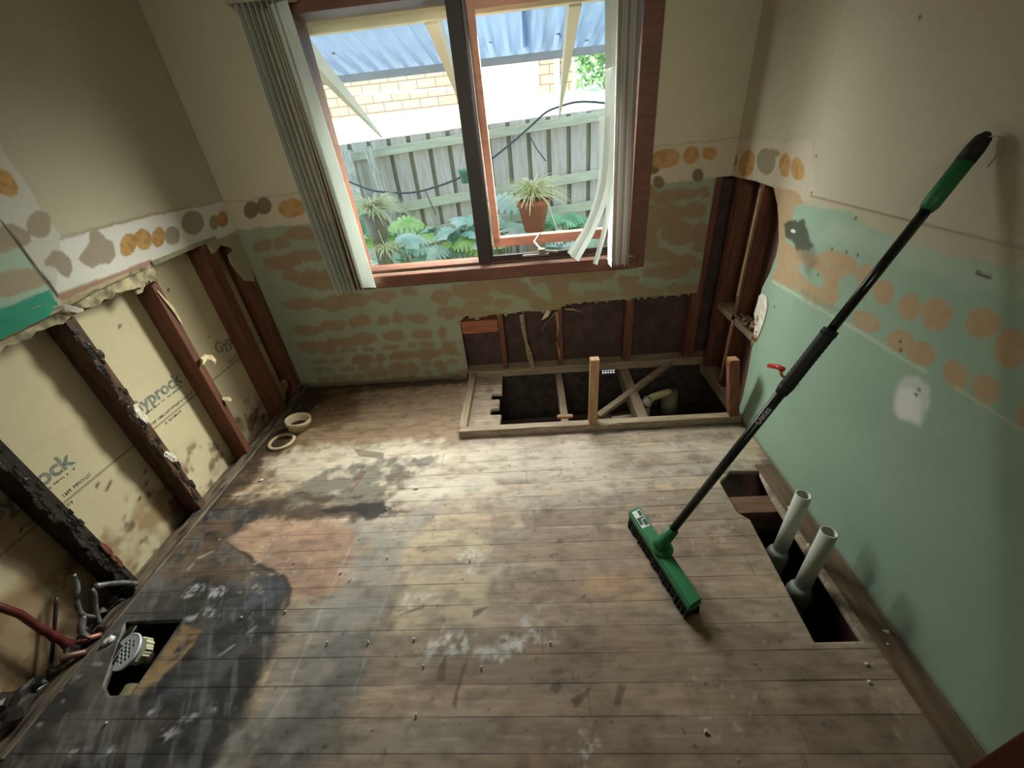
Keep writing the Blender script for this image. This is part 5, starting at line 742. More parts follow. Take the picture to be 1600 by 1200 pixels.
# trim board between the hole and the right wall: a slightly lower warm board strip
MB().box(1.018, 1.10, .25, 1.50, .0006, .004, .0015, .001).build('edge_board', mat('warm brown edge board', (108, 86, 66), .7, .25, 9, stretch=(5, .6, 5), bump=.3), label='warm brown floor board strip between the long hole and the green wall', cat='board')
b = MB(); b.strip([(.99, 1.02, .010), (1.01, 1.045, .018), (1.03, 1.04, .014), (1.05, 1.03, .012)], (.006, .010, .008, .003), (.5, -.5, .6), .002)
b.build('wood_splinter', M_plast, label='pale wood splinter sticking up between the two white pipe stubs', cat='splinter')

# ------------------------------------------------------------ copper stub with red cap on the right wall
e = empty('capped_pipe', (1.10, 1.60, .47), 'copper pipe stub with a red plastic cap on the green wall', 'pipe')
MB().tube(catmull([(1.104, 1.575, .452), (1.08, 1.574, .455), (1.062, 1.573, .475), (1.055, 1.572, .50)], 4), .0065, 10).build('copper_pipe', mat('copper', (176, 120, 80), .4, .1, 9, metal=.5), e, True)
MB().tube([(1.055, 1.560, .505), (1.053, 1.60, .496), (1.050, 1.652, .472)], [.012, .0115, .0095], 14).build('red_cap', mat('red plastic cap', (176, 46, 34), .45, .08, 6), e, True)
MB().lathe((1.1035, 1.575, .452), (-1, 0, 0), [(.0, 0), (.019, 0), (.019, .002), (.0, .004)], 16).build('collar', mat('orange sealant', (180, 110, 80), .6, .1, 9), e, True)
e = MB().blob((1.1045, 1.825, 1.02), .02, 4, 2, (.25, 1.2, .3), .3).build('paper_flap', mat('white torn paper', (220, 214, 200), .9, .05), label='white scrap of torn paper over the dark dent in the right wall', cat='paper scrap')

# ------------------------------------------------------------ left: drain, pipes
M_chrome = mat('worn chrome', (214, 222, 232), .35, .04, 9, metal=.1)
g = empty('floor_drain', (-1.57, .71, 0), 'round chrome floor waste grate tilted over the hole in the black boards', 'drain')
gc = Vector((-1.575, .705, 0.0)); gn = Vector((-.22, -.30, .93)).normalized(); ga = gn.orthogonal().normalized(); ga = Vector((.8, .55, 0)); ga = (ga-gn*ga.dot(gn)).normalized(); gb = gn.cross(ga)
bm = bmesh.new(); RG = .060; nr = 40; cells = 60; st = 2*RG/cells
hl = [(i, j) for i in range(-2, 3) for j in range(-2, 3) if abs(i)+abs(j) <= 3 and not (abs(i) == 2 and abs(j) == 1 and i*j < 0)]
grid = {}
def gv(i, j):
    x = (i-cells/2)*st; y = (j-cells/2)*st; r = math.hypot(x, y)
    if r > RG*.97: x *= RG*.97/r; y *= RG*.97/r
    if (i, j) not in grid: grid[(i, j)] = bm.verts.new(gc+ga*x+gb*y)
    return grid[(i, j)]
for i in range(cells):
    for j in range(cells):
        x = (i+.5-cells/2)*st; y = (j+.5-cells/2)*st
        if math.hypot(x, y) > RG: continue
        if any(abs(x-hi*.0155) < .0052 and abs(y-hj*.0155) < .0052 for hi, hj in hl): continue
        try: bm.faces.new((gv(i, j), gv(i+1, j), gv(i+1, j+1), gv(i, j+1)))
        except ValueError: pass
r_ = bmesh.ops.extrude_face_region(bm, geom=bm.faces[:])
for v_ in r_['geom']:
    if isinstance(v_, bmesh.types.BMVert): v_.co -= gn*.003
mbx = MB(); mbx.bm.free(); mbx.bm = bm; mbx.build('grate', M_chrome, g)
MB().lathe(gc-gn*.0045, gn, [(RG*.90, -.004), (RG, -.003), (RG*1.0, .003), (RG*.93, .005), (RG*.90, .003), (RG*.90, -.004)], 36).build('rim', M_chrome, g, True)
b = MB(); b.lathe(gc-gn*.008, -gn, [(.034, 0), (.034, .022), (.030, .024), (.0, .024)], 24)
b.build('spigot', mat('grey spigot', (120, 124, 118), .4, .1, 9), g, True)
b = MB(); b.lathe(gc-gn*.034+ga*.012, -gn, [(.0, 0), (.040, 0), (.042, .005), (.042, .026), (.036, .030), (.0, .030)], 12)
for k in range(12):
    a_ = k*math.pi/6; p = gc-gn*.034+ga*.012+(ga*math.cos(a_)+gb*math.sin(a_))*.041; b.bar(p, p-gn*.026, .006, .006, gb)
b.build('locking_nut', mat('cream plastic nut', (206, 202, 172), .5, .06, 9), g)
MB().tube([gc-gn*.06, gc-gn*.09+Vector((0, 0, -.06)), gc-gn*.1+Vector((.0, 0, -.35))], .030, 16).build('tail_pipe', mat('dark tail pipe', (80, 76, 66), .5, .2, 9), g, True)
MB().tube([(-1.49, .47, -.085), (-1.50, .62, -.08)], .042, 18).build('drain_pipe', mat('khaki drain pipe', (120, 114, 84), .5, .12, 9), smooth=True, label='thick khaki pipe end inside the hole in the black boards', cat='pipe')
MB().bar((-1.60, .565, -.012), (-1.625, .80, -.012), .030, .022, bev=.003).build('hole_batten', M_black, label='black batten along the left side of the drain hole', cat='timber')
M_redp = mat('dark red painted pipe', (96, 34, 30), .45, .25, 18)
e = empty('red_pipe', (-1.77, .71, .02), 'dark red pipe rising steeply at the left edge of the photo', 'pipe')
MB().tube([(-1.775, .66, .46), (-1.775, .70, .27), (-1.774, .701, .18), (-1.773, .702, .165), (-1.772, .703, .15), (-1.772, .704, .13), (-1.771, .705, .115), (-1.77, .706, .10), (-1.77, .707, .07), (-1.768, .708, .05), (-1.765, .71, .02)], [.012, .012, .012, .017, .013, .013, .017, .013, .013, .018, .014], 14).build('pipe', M_redp, e, True)
M_foil = mat('grimy silver metal', (90, 86, 84), .4, .5, 30, metal=.5, bump=.8, dark=(34, 30, 30), light=(150, 148, 146))
def bent(name, pts, r, l, m=M_foil):
    MB().tube(catmull(pts, 5), r, 10).build(name, m, smooth=True, label=l, cat='pipe', group='bent metal pipes at the left wall')
def LW(x, y, z): return (x, y, z)
bent('bent_pipe', [(-1.775, .865, .235), (-1.77, .845, .19), (-1.765, .81, .15), (-1.76, .79, .10), (-1.745, .80, .06)], .009, 'tall hooked silver pipe stub curling at the left wall')
bent('bent_pipe', [(-1.755, .86, .15), (-1.745, .85, .13), (-1.745, .82, .08), (-1.735, .79, .03)], .008, 'short silver pipe right of the tall hooked one', M_foil)
bent('bent_pipe', [(-1.755, .87, .15), (-1.735, .92, .09), (-1.715, .95, .035)], .011, 'dark shiny pipe lying along the wall plate towards the black stud')
bent('bent_pipe', [(-1.76, .79, .09), (-1.75, .75, .06), (-1.735, .74, .02)], .012, 'grimy silver elbow joined to the foot of the red pipe')
bent('bent_pipe', [(-1.76, .72, .04), (-1.73, .735, .035), (-1.715, .76, .012)], .010, 'pinkish copper elbow at the foot of the red pipe', mat('dull copper', (150, 96, 84), .4, .3, 20, metal=.3))
bent('bent_pipe', [(-1.75, .66, .05), (-1.735, .675, .04), (-1.715, .70, .012)], .012, 'brown elbow in front of the red pipe foot', mat('brown metal', (112, 80, 72), .4, .4, 20, metal=.3))
bent('bent_pipe', [(-1.80, .80, .20), (-1.80, .72, .10), (-1.80, .66, .03)], .006, 'thin dark wire crossing the stained board behind the pipes', M_black)
b = MB()
for k in range(34): b.blob((-1.765+R_.uniform(0, .04), .70+R_.uniform(-.12, .24), .012+R_.uniform(0, .045)), R_.uniform(.008, .020), k, 1, (1, 1, .8), .6)
b.build('pipe_debris', M_black, label='black wet debris heaped around the pipe feet at the left wall', cat='debris', kind='stuff')
MB().blob((-1.668, .742, .008), .019, 12, 3, (.9, .9, .5), .3).build('sealant_lump', mat('glossy white sealant', (226, 226, 222), .2, .08, 20), smooth=True, label='glossy white lump on the black boards left of the drain grate', cat='lump')
MB().blob((-1.79, .50, .03), .09, 14, 3, (.5, 1, .6), .4).build('debris_pile', M_black, label='black debris pile at the far left bottom against the wall', cat='debris')

# ------------------------------------------------------------ fittings by the far left corner
M_fit = mat('dusty white plastic fitting', (184, 168, 138), .55, .12, 14)
MB().lathe((-1.583, 1.875, .001), (0, .0, 1), [(.062, 0), (.078, 0), (.080, .006), (.076, .012), (.064, .013), (.060, .008), (.062, 0)], 32).build('flange_ring', M_fit, smooth=True, label='flat white plastic ring lying on the floor near the left wall', cat='pipe fitting')
e = empty('pipe_socket', (-1.545, 2.02, 0), 'short dusty plastic pipe socket standing behind the flat ring', 'pipe fitting')
MB().lathe((-1.535, 2.01, .001), (.15, .05, 1), [(.050, 0), (.066, 0), (.066, .035), (.074, .040), (.076, .068), (.069, .072), (.066, .045), (.056, .040), (.056, .004), (.050, 0)], 32).build('socket_body', M_fit, e, True)
MB().lathe((-1.534, 2.011, .0015), (.15, .05, 1), [(0, .02), (.0555, .02)], 24).build('black_disc', M_black, e)  # flat black disc closing the bore of the socket
e = empty('corner_tap', (-1.73, 2.47, .05), 'small metal tap stub low in the far left corner', 'tap')
MB().tube([(-1.735, 2.44, .055), (-1.68, 2.46, .058)], .007, 10).build('spindle', M_foil, e, True)
MB().lathe((-1.735, 2.44, .055), (1, .3, 0), [(0, 0), (.018, 0), (.018, .008), (0, .008)], 14).build('flange', M_foil, e, True)
MB().blob((-1.742, 2.33, .14), .034, 3, 3, (.15, 1, 1.2), .3).build('plaster_patch', mat('brown plaster patch', (140, 98, 72), .9, .2, 20), label='rounded plaster patch between the last two studs of the left wall', cat='plaster')

# torn plaster lip hanging under the left wall's painted board
b = MB(); rr = random.Random(21)
lipb = [(.45, 1.03), (.7, 1.035), (.9, 1.03), (1.1, 1.035), (1.2, 1.04), (1.3, 1.035), (1.38, 1.045), (1.5, 1.05), (1.62, 1.055), (1.72, 1.045), (1.76, 1.055), (1.80, 1.03), (1.815, 1.06)]
top = [(1.82, 1.10), (1.7, 1.098), (1.5, 1.088), (1.4, 1.075), (1.2, 1.06), (.9, 1.052), (.45, 1.05)]
lb2 = []
for (a, c), (a2, c2) in zip(lipb, lipb[1:]):
    for q in range(4):
        t = q/4; lb2.append((a+(a2-a)*t, c+(c2-c)*t+rr.uniform(-.008, .008)))
b.poly([(-1.7385, y, z) for y, z in lb2+[lipb[-1]]+top], (.016, 0, 0))
b.build('plaster_lip', mat('torn mottled plaster', (160, 146, 108), .9, .35, 22, bump=.7, dark=(70, 64, 46), light=(196, 182, 146)), label='long torn plaster lip above the open studs of the left wall', cat='plaster')
b = MB(); b.strip([(-1.722, .5, 1.075), (-1.70, 1.0, 1.085), (-1.70, 1.30, 1.098), (-1.715, 1.36, 1.105)], (.05, .05, .04, .012), (.25, 0, 1), .002)
b.build('green_paper', mat('teal wall lining', (46, 142, 116), .5, .08, 9), label='folded teal lining sheet along the torn lip at the far left', cat='paper')
b = MB(); b.strip([(-1.73, 1.30, 1.10), (-1.70, 1.36, 1.09), (-1.705, 1.40, 1.06), (-1.72, 1.43, 1.05)], (.010, .018, .022, .008), (.5, 0, 1), .003)
b.build('torn_paper', M_plastw, label='curled white torn edge where the teal lining ends', cat='paper')
b = MB(); b.strip([(-1.735, 1.84, 1.112), (-1.735, 2.1, 1.118), (-1.735, 2.30, 1.122)], (.02, .018, .016), (0, 0, 1), .006)
b.build('plaster_flap', mat('green grey plaster flap', (144, 140, 110), .9, .2, 20), label='thin plaster edge above the last studs of the left wall', cat='plaster')

# ------------------------------------------------------------ printing on the gypsum board of the left wall
gl_o = bpy.data.objects['wall_left_backing']; M_ink = mat('blue grey ink', (122, 128, 118), .9, .3, 60)
for k, y0 in enumerate((.835, 1.435, 2.04)):
    mwt = Matrix(((0,0,1,-1.8394), (1,0,0,y0), (0,1,0,.535), (0,0,0,1)))
    text('Gyprock', 'printed_word', mwt, .088, M_ink, gl_o, .0022, .0003)
    b = MB(); rr = random.Random(k)
    for (zz, ya, yb, hh) in ((.512, y0+.06, y0+.30, .009), (.452, y0+.05, y0+.33, .014), (.412, y0+.11, y0+.22, .012), (.642, y0-.005, y0+.02, .010)):
        y = ya
        while y < yb:
            w_ = rr.uniform(.004, .008)
            if rr.random() < .87:
                b.box(-1.8396, -1.8391, y, y+.0022, zz, zz+hh); b.box(-1.8396, -1.8391, y, y+w_, zz+(hh-.002)*rr.choice((0, .5, 1)), zz+(hh-.002)*rr.choice((0, .5, 1))+.002)
            y += w_+.0025
    b.build('small_print', M_ink, gl_o)

# ------------------------------------------------------------ nails and chips on the floor
M_nail = mat('shiny nail head', (206, 204, 198), .3, .1, 9, metal=.4); M_chip = mat('plaster chip', (214, 206, 188), .9, .1, 20)
NP = [(-1.194, 0.816, 'bright bent nail in the black stained boards'), (-1.026, 0.834, 'nail at the edge of the dark stain right of the grate'), (-0.686, 1.056, 'nail on the grey band just below the dark streak'), (-0.811, 0.723, 'bent dark nail left of the pair in the grey boards'), (-0.662, 0.72, 'small nail just right of the bent dark one'), (-0.499, 0.726, 'nail left of the large white blotch'), (-0.017, 0.705, 'lone nail right of the white streak'), (-0.329, 1.031, 'dark nail in the middle of the white plaster burst'), (-0.445, 0.644, 'nail close above the dark rectangular mark'), (-0.442, 0.508, 'short dark nail low in the middle of the floor'), (-1.449, 0.489, 'nail in the black boards at the lower left'), (-0.767, 1.315, 'tiny bright nail at the end of the dark streak'), (-1.094, 1.046, 'nail on the peach coloured bare patch'), (-0.249, 0.637, 'nail beside the right hand white smear'), (-0.87, 0.994, 'bright nail on the pale cut line')]
proto = None
for i, (x, y, l) in enumerate(NP):
    if proto is None:
        t = empty('floor_nail', (0, 0, 0), l, 'nail', 'nails standing in the floorboards')
        MB().tube([(0, 0, -.01), (.002, .001, .006)], .0018, 8).build('shank', M_foil, t, True)
        MB().lathe((.002, .001, .006), (.2, .1, 1), [(0, 0), (.0042, 0), (.0042, .0014), (0, .0020)], 12).build('nail_head', M_nail, t, True)
        proto = t
    else:
        t = proto.copy(); COL.objects.link(t)
        for c in proto.children: q = c.copy(); COL.objects.link(q); q.parent = t
        t['label'] = l
    t.location = (x, y, 0); t.rotation_euler = (0, 0, i*1.3)
CP = [(1.076, 0.721, 0.009, 'large white chip beside the lower end of the long hole'), (1.054, 0.684, 0.0055, 'small white chip just below the large one by the hole'), (0.953, 0.629, 0.007, 'upper white chip of the pair below the long hole'), (0.929, 0.582, 0.007, 'lower white chip of the pair below the long hole'), (0.411, 0.464, 0.008, 'white chip near the bottom edge of the floor'), (-0.653, 1.448, 0.012, 'pale square chip near the dark smear'), (0.815, 1.549, 0.005, 'white speck beside the long hole on the bench side'), (-1.532, 1.555, 0.01, 'yellowish chip near the left wall'), (0.425, 0.99, 0.004, 'tiny chip beside the broom head'), (1.04, 1.237, 0.007, 'white chip beside the farther pipe stub')]
for i, (x, y, r, l) in enumerate(CP):
    MB().blob((x, y, r*.4), r, i+3, 2, (1, .8, .5), .45).build('plaster_chip', M_chip, label=l, cat='chip', group='plaster chips on the floor')
# ------------------------------------------------------------ the yard outside
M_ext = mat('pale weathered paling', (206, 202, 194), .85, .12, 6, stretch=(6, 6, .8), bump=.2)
M_rail = mat('green grey fence rail', (206, 212, 190), .85, .1, 6, stretch=(.6, 6, 6))
MB().box(-2.0, 1.6, 2.701, 3.25, -.36, -.34).build('bounce_slab', mat('pale concrete path', (226, 224, 216), .9, .06, 5), kind='structure')  # added pale slab that bounces light into the vent holes
MB().box(-6, 5, 2.7, 12, -.45, -.36).build('garden_ground', mat('garden bed earth', (140, 138, 104), .95, .3, 6, bump=.5), kind='structure')
M_extd = mat('shade darkened paling', (150, 148, 126), .85, .16, 6, stretch=(6, 6, .8))  # darker copy of the paling, the shade of the gaps put into its colour
f = empty('fence', (0, 4.5, -.36), 'weathered grey paling fence with three horizontal rails behind the window', 'fence')
FA, FB = Vector((-2.6, 4.46, 0)), Vector((2.2, 4.68, 0)); fd = (FB-FA).normalized(); fn = Vector((fd.y, -fd.x, 0))
k = 0; s = 0; LF = (FB-FA).length
def ftop(x): return 1.49+.028*(x+1.8)
while s < LF:
    wd = .148; p = FA+fd*(s+wd/2); under = k % 2
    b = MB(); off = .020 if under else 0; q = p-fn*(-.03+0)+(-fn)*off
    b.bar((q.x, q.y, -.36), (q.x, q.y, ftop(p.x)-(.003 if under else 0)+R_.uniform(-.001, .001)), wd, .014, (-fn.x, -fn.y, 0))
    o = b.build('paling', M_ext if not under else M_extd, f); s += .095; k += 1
    if k > 90: break
for z0, z1, hh in ((1.375, 1.50, .075), (.865, 1.02, .085), (.60, .745, .085)):
    pa = FA-fn*-.065; pb = FB-fn*-.065; k0 = lambda x: z0+(z1-z0)*(x+1.8)/2.5
    MB().bar((pa.x, pa.y, k0(pa.x)), (pb.x, pb.y, k0(pb.x)), .045, hh, (0, 0, 1), .003).build('rail', M_rail, f)
M_peel = mat('peeling white timber', (206, 208, 198), .85, .25, 16, stretch=(4, 4, .6), bump=.4)
b = MB().bar((-1.66, 4.33, -.36), (-1.66, 4.33, 1.44), .10, .04, (0, 1, 0), .003, .9).build('fence_post', M_peel, label='broad peeling timber post at the left end of the fence', cat='post', group='peeling posts at the fence')
b = MB().bar((-1.38, 4.33, .75), (-1.46, 4.34, 1.45), .055, .03, (0, 1, 0), .003, 1.1).bar((-1.35, 4.33, .75), (-1.39, 4.34, 1.22), .03, .02, (0, 1, 0), .002).build('fence_batten', M_peel, label='narrow splintered white batten right of the peeling post', cat='post', group='peeling posts at the fence')
# neighbour: bright roof, brick wall, hedge
M_roofw = mat('sunlit pale metal roof', (250, 250, 246), .7, .02, 2)
b = MB(); b.poly([(-5, 5.3, 1.44), (2.6, 5.3, 1.54), (2.6, 9.4, 2.10), (-5, 9.4, 2.02)], (0, 0, -.04)); b.build('carport_roof', M_roofw, label='bright white neighbouring roof rising behind the fence', cat='roof')
M_brick = bpy.data.materials.new('cream brick'); M_brick.use_nodes = True; nt = M_brick.node_tree; N = nt.nodes
bt = N.new('ShaderNodeTexBrick'); tc = N.new('ShaderNodeTexCoord'); mp = N.new('ShaderNodeMapping'); mp.inputs['Rotation'].default_value = (math.radians(90), 0, 0); mp.inputs['Scale'].default_value = (1, 1, 1)
bt.inputs['Color1'].default_value = (*lin((184, 152, 126)), 1); bt.inputs['Color2'].default_value = (*lin((192, 164, 140)), 1); bt.inputs['Mortar'].default_value = (*lin((112, 92, 72)), 1)
bt.inputs['Scale'].default_value = 1; bt.inputs['Brick Width'].default_value = .30; bt.inputs['Row Height'].default_value = .125; bt.inputs['Mortar Size'].default_value = .007
nt.links.new(tc.outputs['Object'], mp.inputs[0]); nt.links.new(mp.outputs[0], bt.inputs['Vector']); nt.links.new(bt.outputs['Color'], N['Principled BSDF'].inputs['Base Color']); N['Principled BSDF'].inputs['Roughness'].default_value = .9
b = MB(); b.box(-6, -1.12, 8.0, 8.3, -.4, 3.2)
b.box(-1.12, -.9, 8.0, 8.3, -.4, 3.2).box(.28, .80, 8.0, 8.3, -.4, 3.2)
hse = b.build('brick_house', M_brick, label='cream brick house wall behind the white roof', cat='house')
MB().box(-.9, .28, 7.98, 8.2, -.4, 3.2).build('white_wall', M_roofw, hse)
MB().box(.52, .60, 7.90, 7.99, 1.8, 3.1).build('downpipe', M_roofw, hse)
def leafcloud(name, c, ext, n, size, m, seed, parent=None, **kw):
    bm = bmesh.new(); rr = random.Random(seed)
    for i in range(n):
        p = Vector([c[j]+ext[j]*rr.uniform(-1, 1) for j in range(3)]); a = Vector((rr.gauss(0, 1), rr.gauss(0, 1), rr.gauss(0, 1))).normalized(); b_ = a.orthogonal().normalized(); s = size*rr.uniform(.6, 1.3)
        q = [p+a*s, p+b_*s*.4, p-a*s, p-b_*s*.4]; vs = [bm.verts.new(x) for x in q]; bm.faces.new(vs)
    me = bpy.data.meshes.new(name); bm.to_mesh(me); bm.free(); o = link(name, me, m, parent); return tag(o, **kw)
def leafmat(name, c1, c2):
    m = mat(name, c1, .6, .2, 5, dark=c1, light=c2); return m
hg = empty('hedge', (1.6, 7.3, 0), 'leafy green tree beyond the brick house at the upper right of the window', 'tree')
leafcloud('foliage', (1.95, 7.6, 2.45), (1.10, .4, .55), 2600, .075, leafmat('hedge leaves', (84, 128, 78), (176, 214, 150)), 3, hg)
MB().tube([(1.9, 7.7, -.4), (1.9, 7.7, 2.4)], .07, 8).build('trunk', M_ext, hg)
# awning over the window: ledger beam, rafters, corrugated sheet, end batten
M_cream = mat('cream painted timber', (238, 230, 204), .6, .05, 5)
M_creamd = mat('cream beam underside paint', (176, 164, 140), .6, .05, 5)
aw = empty('awning', (-.3, 2.7, 2.1), 'translucent corrugated awning on a cream beam above the window', 'awning')
b = MB(); b.box(-2.6, 2.2, 2.78, 2.83, 1.995, 2.15, .003); b.build('beam', M_cream, aw)
MB().box(-2.6, 2.2, 2.68, 2.78, 2.06, 2.09).build('flashing', mat('pale flashing', (232, 228, 200), .5, .03), aw)
for x in (-1.235, -.45, .30):
    p0 = Vector((x, 2.83, 2.03)); p1 = Vector((x, 4.12, 1.515)); b = MB()
    dn = (p1-p0).normalized(); un = Vector((0, -dn.z, dn.y))
    if un.z < 0: un = -un
    q_ = [b.bm.verts.new(p+un*a+Vector((s_*h_, 0, 0))) for p, h_, ups in ((p0, .032, (.09, -.05)), (p1, .006, (.010, -.008))) for a in ups for s_ in (-1, 1)]
    for f_ in ((0,1,3,2), (4,6,7,5), (0,4,5,1), (2,3,7,6), (0,2,6,4), (1,5,7,3)): b.bm.faces.new([q_[i] for i in f_])
    b.build('rafter', M_cream, aw)
m = bpy.data.materials.new('translucent corrugated sheet'); m.use_nodes = True; nt = m.node_tree; N = nt.nodes; N.remove(N['Principled BSDF'])
tr = N.new('ShaderNodeBsdfTransparent'); tr.inputs[0].default_value = (.52, .61, .73, 1); tl = N.new('ShaderNodeBsdfTranslucent'); tl.inputs[0].default_value = (.48, .55, .65, 1); df = N.new('ShaderNodeBsdfGlossy'); df.inputs[0].default_value = (.6, .7, .8, 1); df.inputs['Roughness'].default_value = .25
m1 = N.new('ShaderNodeMixShader'); m1.inputs[0].default_value = .55; m2 = N.new('ShaderNodeMixShader'); m2.inputs[0].default_value = .18
nt.links.new(tr.outputs[0], m1.inputs[1]); nt.links.new(tl.outputs[0], m1.inputs[2]); nt.links.new(m1.outputs[0], m2.inputs[1]); nt.links.new(df.outputs[0], m2.inputs[2]); nt.links.new(m2.outputs[0], N['Material Output'].inputs[0])
bm = bmesh.new(); xs = np.arange(-2.6, 2.2, .0125); rows = []
for y in (2.84, 3.5, 4.25): rows.append([bm.verts.new((x, y, 2.185-.158*(y-2.84)+.017*math.tanh(2.2*math.sin(2*math.pi*x/.125)))) for x in xs])
for a, b_ in zip(rows, rows[1:]):
    for i in range(len(xs)-1): bm.faces.new((a[i], a[i+1], b_[i+1], b_[i]))
g_ = bmesh.ops.extrude_face_region(bm, geom=bm.faces[:])
for v_ in g_['geom']:
    if isinstance(v_, bmesh.types.BMVert): v_.co.z += .002
me = bpy.data.meshes.new('corrugated_sheet'); bm.to_mesh(me); bm.free()
for q in me.polygons: q.use_smooth = True
sh = link('corrugated_sheet', me, m, aw)
MB().box(-2.6, 2.2, 4.10, 4.14, 1.915, 1.965, .002).build('end_batten', mat('grey batten', (176, 178, 176), .7, .06), aw)
for x0 in (-.60, .03): MB().box(x0, x0+.05, 2.86, 4.1, 2.183, 2.187).build('sheet_lap', m, aw)
bpy.context.view_layer.update()
for o in [c for c in aw.children if c.name.startswith('sheet_lap')]:
    for v_ in o.data.vertices: v_.co.z = 2.206-.158*(v_.co.y-2.84)+(.002 if v_.co.z > 2.185 else 0)
rr = random.Random(77)
LL = [(-1.333, 3.774, 0.03, 'largest dark leaf on the awning at the left'), (-1.407, 3.817, 0.014, 'small leaf left of the largest dark leaf'), (-0.37, 3.766, 0.02, 'leaf in the left cluster behind the right pane'), (-0.268, 3.846, 0.022, 'leaf at the lower left of the right pane cluster'), (-0.204, 3.916, 0.022, 'leaf right of the cluster middle'), (-0.299, 3.641, 0.012, 'small round leaf above the cluster'), (0.302, 3.912, 0.03, 'dark leaf against the right rafter'), (0.248, 3.956, 0.018, 'slim leaf left of the one at the right rafter'), (0.522, 4.105, 0.025, 'leaf in the last bay before the right blind'), (0.467, 4.182, 0.012, 'small leaf in the last bay'), (-0.686, 3.59, 0.01, 'small leaf near the top of the left sheet'), (-0.071, 4.037, 0.012, 'small dark leaf in the middle of the right pane')]
for i, (x, y, s, l) in enumerate(LL):
    z = 2.185-.158*(y-2.84)+.018
    MB().poly([(x-s, y-s*.3, z), (x, y-s*.9, z), (x+s, y, z), (x+s*.2, y+s*.8, z)], (0, 0, .003)).build('dead_leaf', mat('dead leaf', (58, 62, 66), .9, .1) if i == 0 else bpy.data.materials['dead leaf'], label=l, cat='leaf', group='dead leaves on the awning')
MB().bar((-2.35, 6.6, 2.04), (-.5, 6.9, 1.98), .05, .03).build('loose_batten', mat('grey loose batten', (180, 170, 156), .8, .1), label='thin grey batten lying in front of the far brick wall', cat='batten')
# cable, hanging pot, wires
M_cable = mat('grey cable', (86, 94, 98), .5, .05)
def W(pts, r=.008, nm='cable', l='', m=M_cable):
    return MB().tube(catmull(pts, 6), r, 8).build(nm, m, smooth=True, label=l, cat='cable', group='cables in front of the fence')
W([(-1.801, 4.2, 1.319), (-1.735, 4.2, 1.239), (-1.578, 4.2, 1.15), (-1.41, 4.2, 1.087), (-1.11, 4.2, 1.05), (-0.859, 4.2, 1.078), (-0.613, 4.2, 1.138), (-0.375, 4.2, 1.228), (-0.111, 4.2, 1.375), (0.066, 4.2, 1.485), (0.189, 4.15, 1.566), (0.31, 4.1, 1.598), (0.468, 4.1, 1.615), (0.704, 4.1, 1.581), (0.969, 4.1, 1.5)], .0085, 'cable', 'long sagging grey cable running from the left post up across the window')
W([(-0.957, 4.2, 1.048), (-0.944, 4.25, 0.945), (-0.921, 4.3, 0.818)], .005, 'cable', 'short wire dangling below the sagging cable on the left')
W([(0.041, 4.4, 1.417), (0.105, 4.4, 1.299), (0.189, 4.4, 1.186)], .005, 'cable', 'short slanting wire on the fence behind the right pane')
e = empty('hanging_pot', (-0.526, 3.9, 1.116), 'small pale green hanging pot beside the dark window mullion', 'pot')
px_, py_, pz_ = (-0.526, 3.9, 1.116)
MB().lathe((px_, py_, pz_), (0, 0, 1), [(0, 0), (.036, 0), (.050, .09), (.056, .09), (.056, .105), (.046, .105), (.042, .09), (0, .085)], 20).build('pot', mat('pale green plastic', (112, 168, 150), .5, .05), e, True)
b = MB()
hx_, hz_ = -.45, 1.59
for s in (-1, 1): b.tube([(px_+s*.05, py_, pz_+.10), (hx_, py_, hz_-.03)], .0016, 5)
b.tube(catmull([(hx_, py_, hz_-.03), (hx_-.02, py_, hz_-.01), (hx_, py_, hz_+.03), (hx_+.015, py_, hz_)], 4), .003, 6); b.build('hanger', M_cable, e, True)
# spider plants
M_sp = mat('pale striped spider leaves', (240, 244, 200), .6, .12, 5, dark=(222, 234, 176), light=(252, 252, 230))
def blades(b, c, n, ln, wd, seed, drop=1.0, upk=1.0):
    rr = random.Random(seed)
    for i in range(n):
        a = rr.uniform(0, 2*math.pi); L = ln*rr.uniform(.6, 1.1); e = rr.uniform(.35, 1.25)*upk; hx = math.cos(a); hy = math.sin(a); pts = []; wds = []
        for k in range(6):
            t = k/5; rad = L*t*math.cos(e*(1-t*.3)); z = L*(t*math.sin(e)-drop*t*t*.75); pts.append((c[0]+hx*rad, c[1]+hy*rad, c[2]+z)); wds.append(wd*(1-t)**.6*(.5+min(1, t*4)*.5)+.001)
        b.strip(pts, wds, (-hy, hx, .1), .001, .25)
    return b
e = empty('spider_plant', (0.037, 3.65, 0.991), 'spider plant in a terracotta pot behind the right pane', 'plant', 'spider plants outside')
sx_, sy_, sz_ = (0.037, 3.65, 0.991)
blades(MB(), (sx_, sy_, sz_), 240, .36, .016, 4, .8, 1.1).build('foliage', M_sp, e)
MB().lathe((sx_, sy_, sz_-.26), (0, 0, 1), [(0, 0), (.085, 0), (.125, .20), (.140, .20), (.140, .24), (.12, .24), (.11, .20), (0, .20)], 24).build('pot', mat('terracotta', (176, 118, 92), .8, .08), e, True)
b = MB(); blades(b, (sx_+.14, sy_-.12, sz_-.30), 60, .18, .009, 8); blades(b, (sx_+.05, sy_-.1, sz_-.45), 50, .16, .009, 9)
b.tube(catmull([(sx_, sy_, sz_+.02), (sx_+.1, sy_-.1, sz_-.02), (sx_+.2, sy_-.12, sz_-.30)], 5), .004, 6); b.build('runners', M_sp, e)
MB().box(sx_-.08, sx_+.08, sy_-.08, sy_+.08, -.36, sz_-.262).build('plinth', M_extd, e)
e = empty('spider_plant', (-1.27, 3.55, 0.999), 'spider plant hanging at the left behind the fixed pane', 'plant', 'spider plants outside')
sx_, sy_, sz_ = (-1.27, 3.55, 0.999)
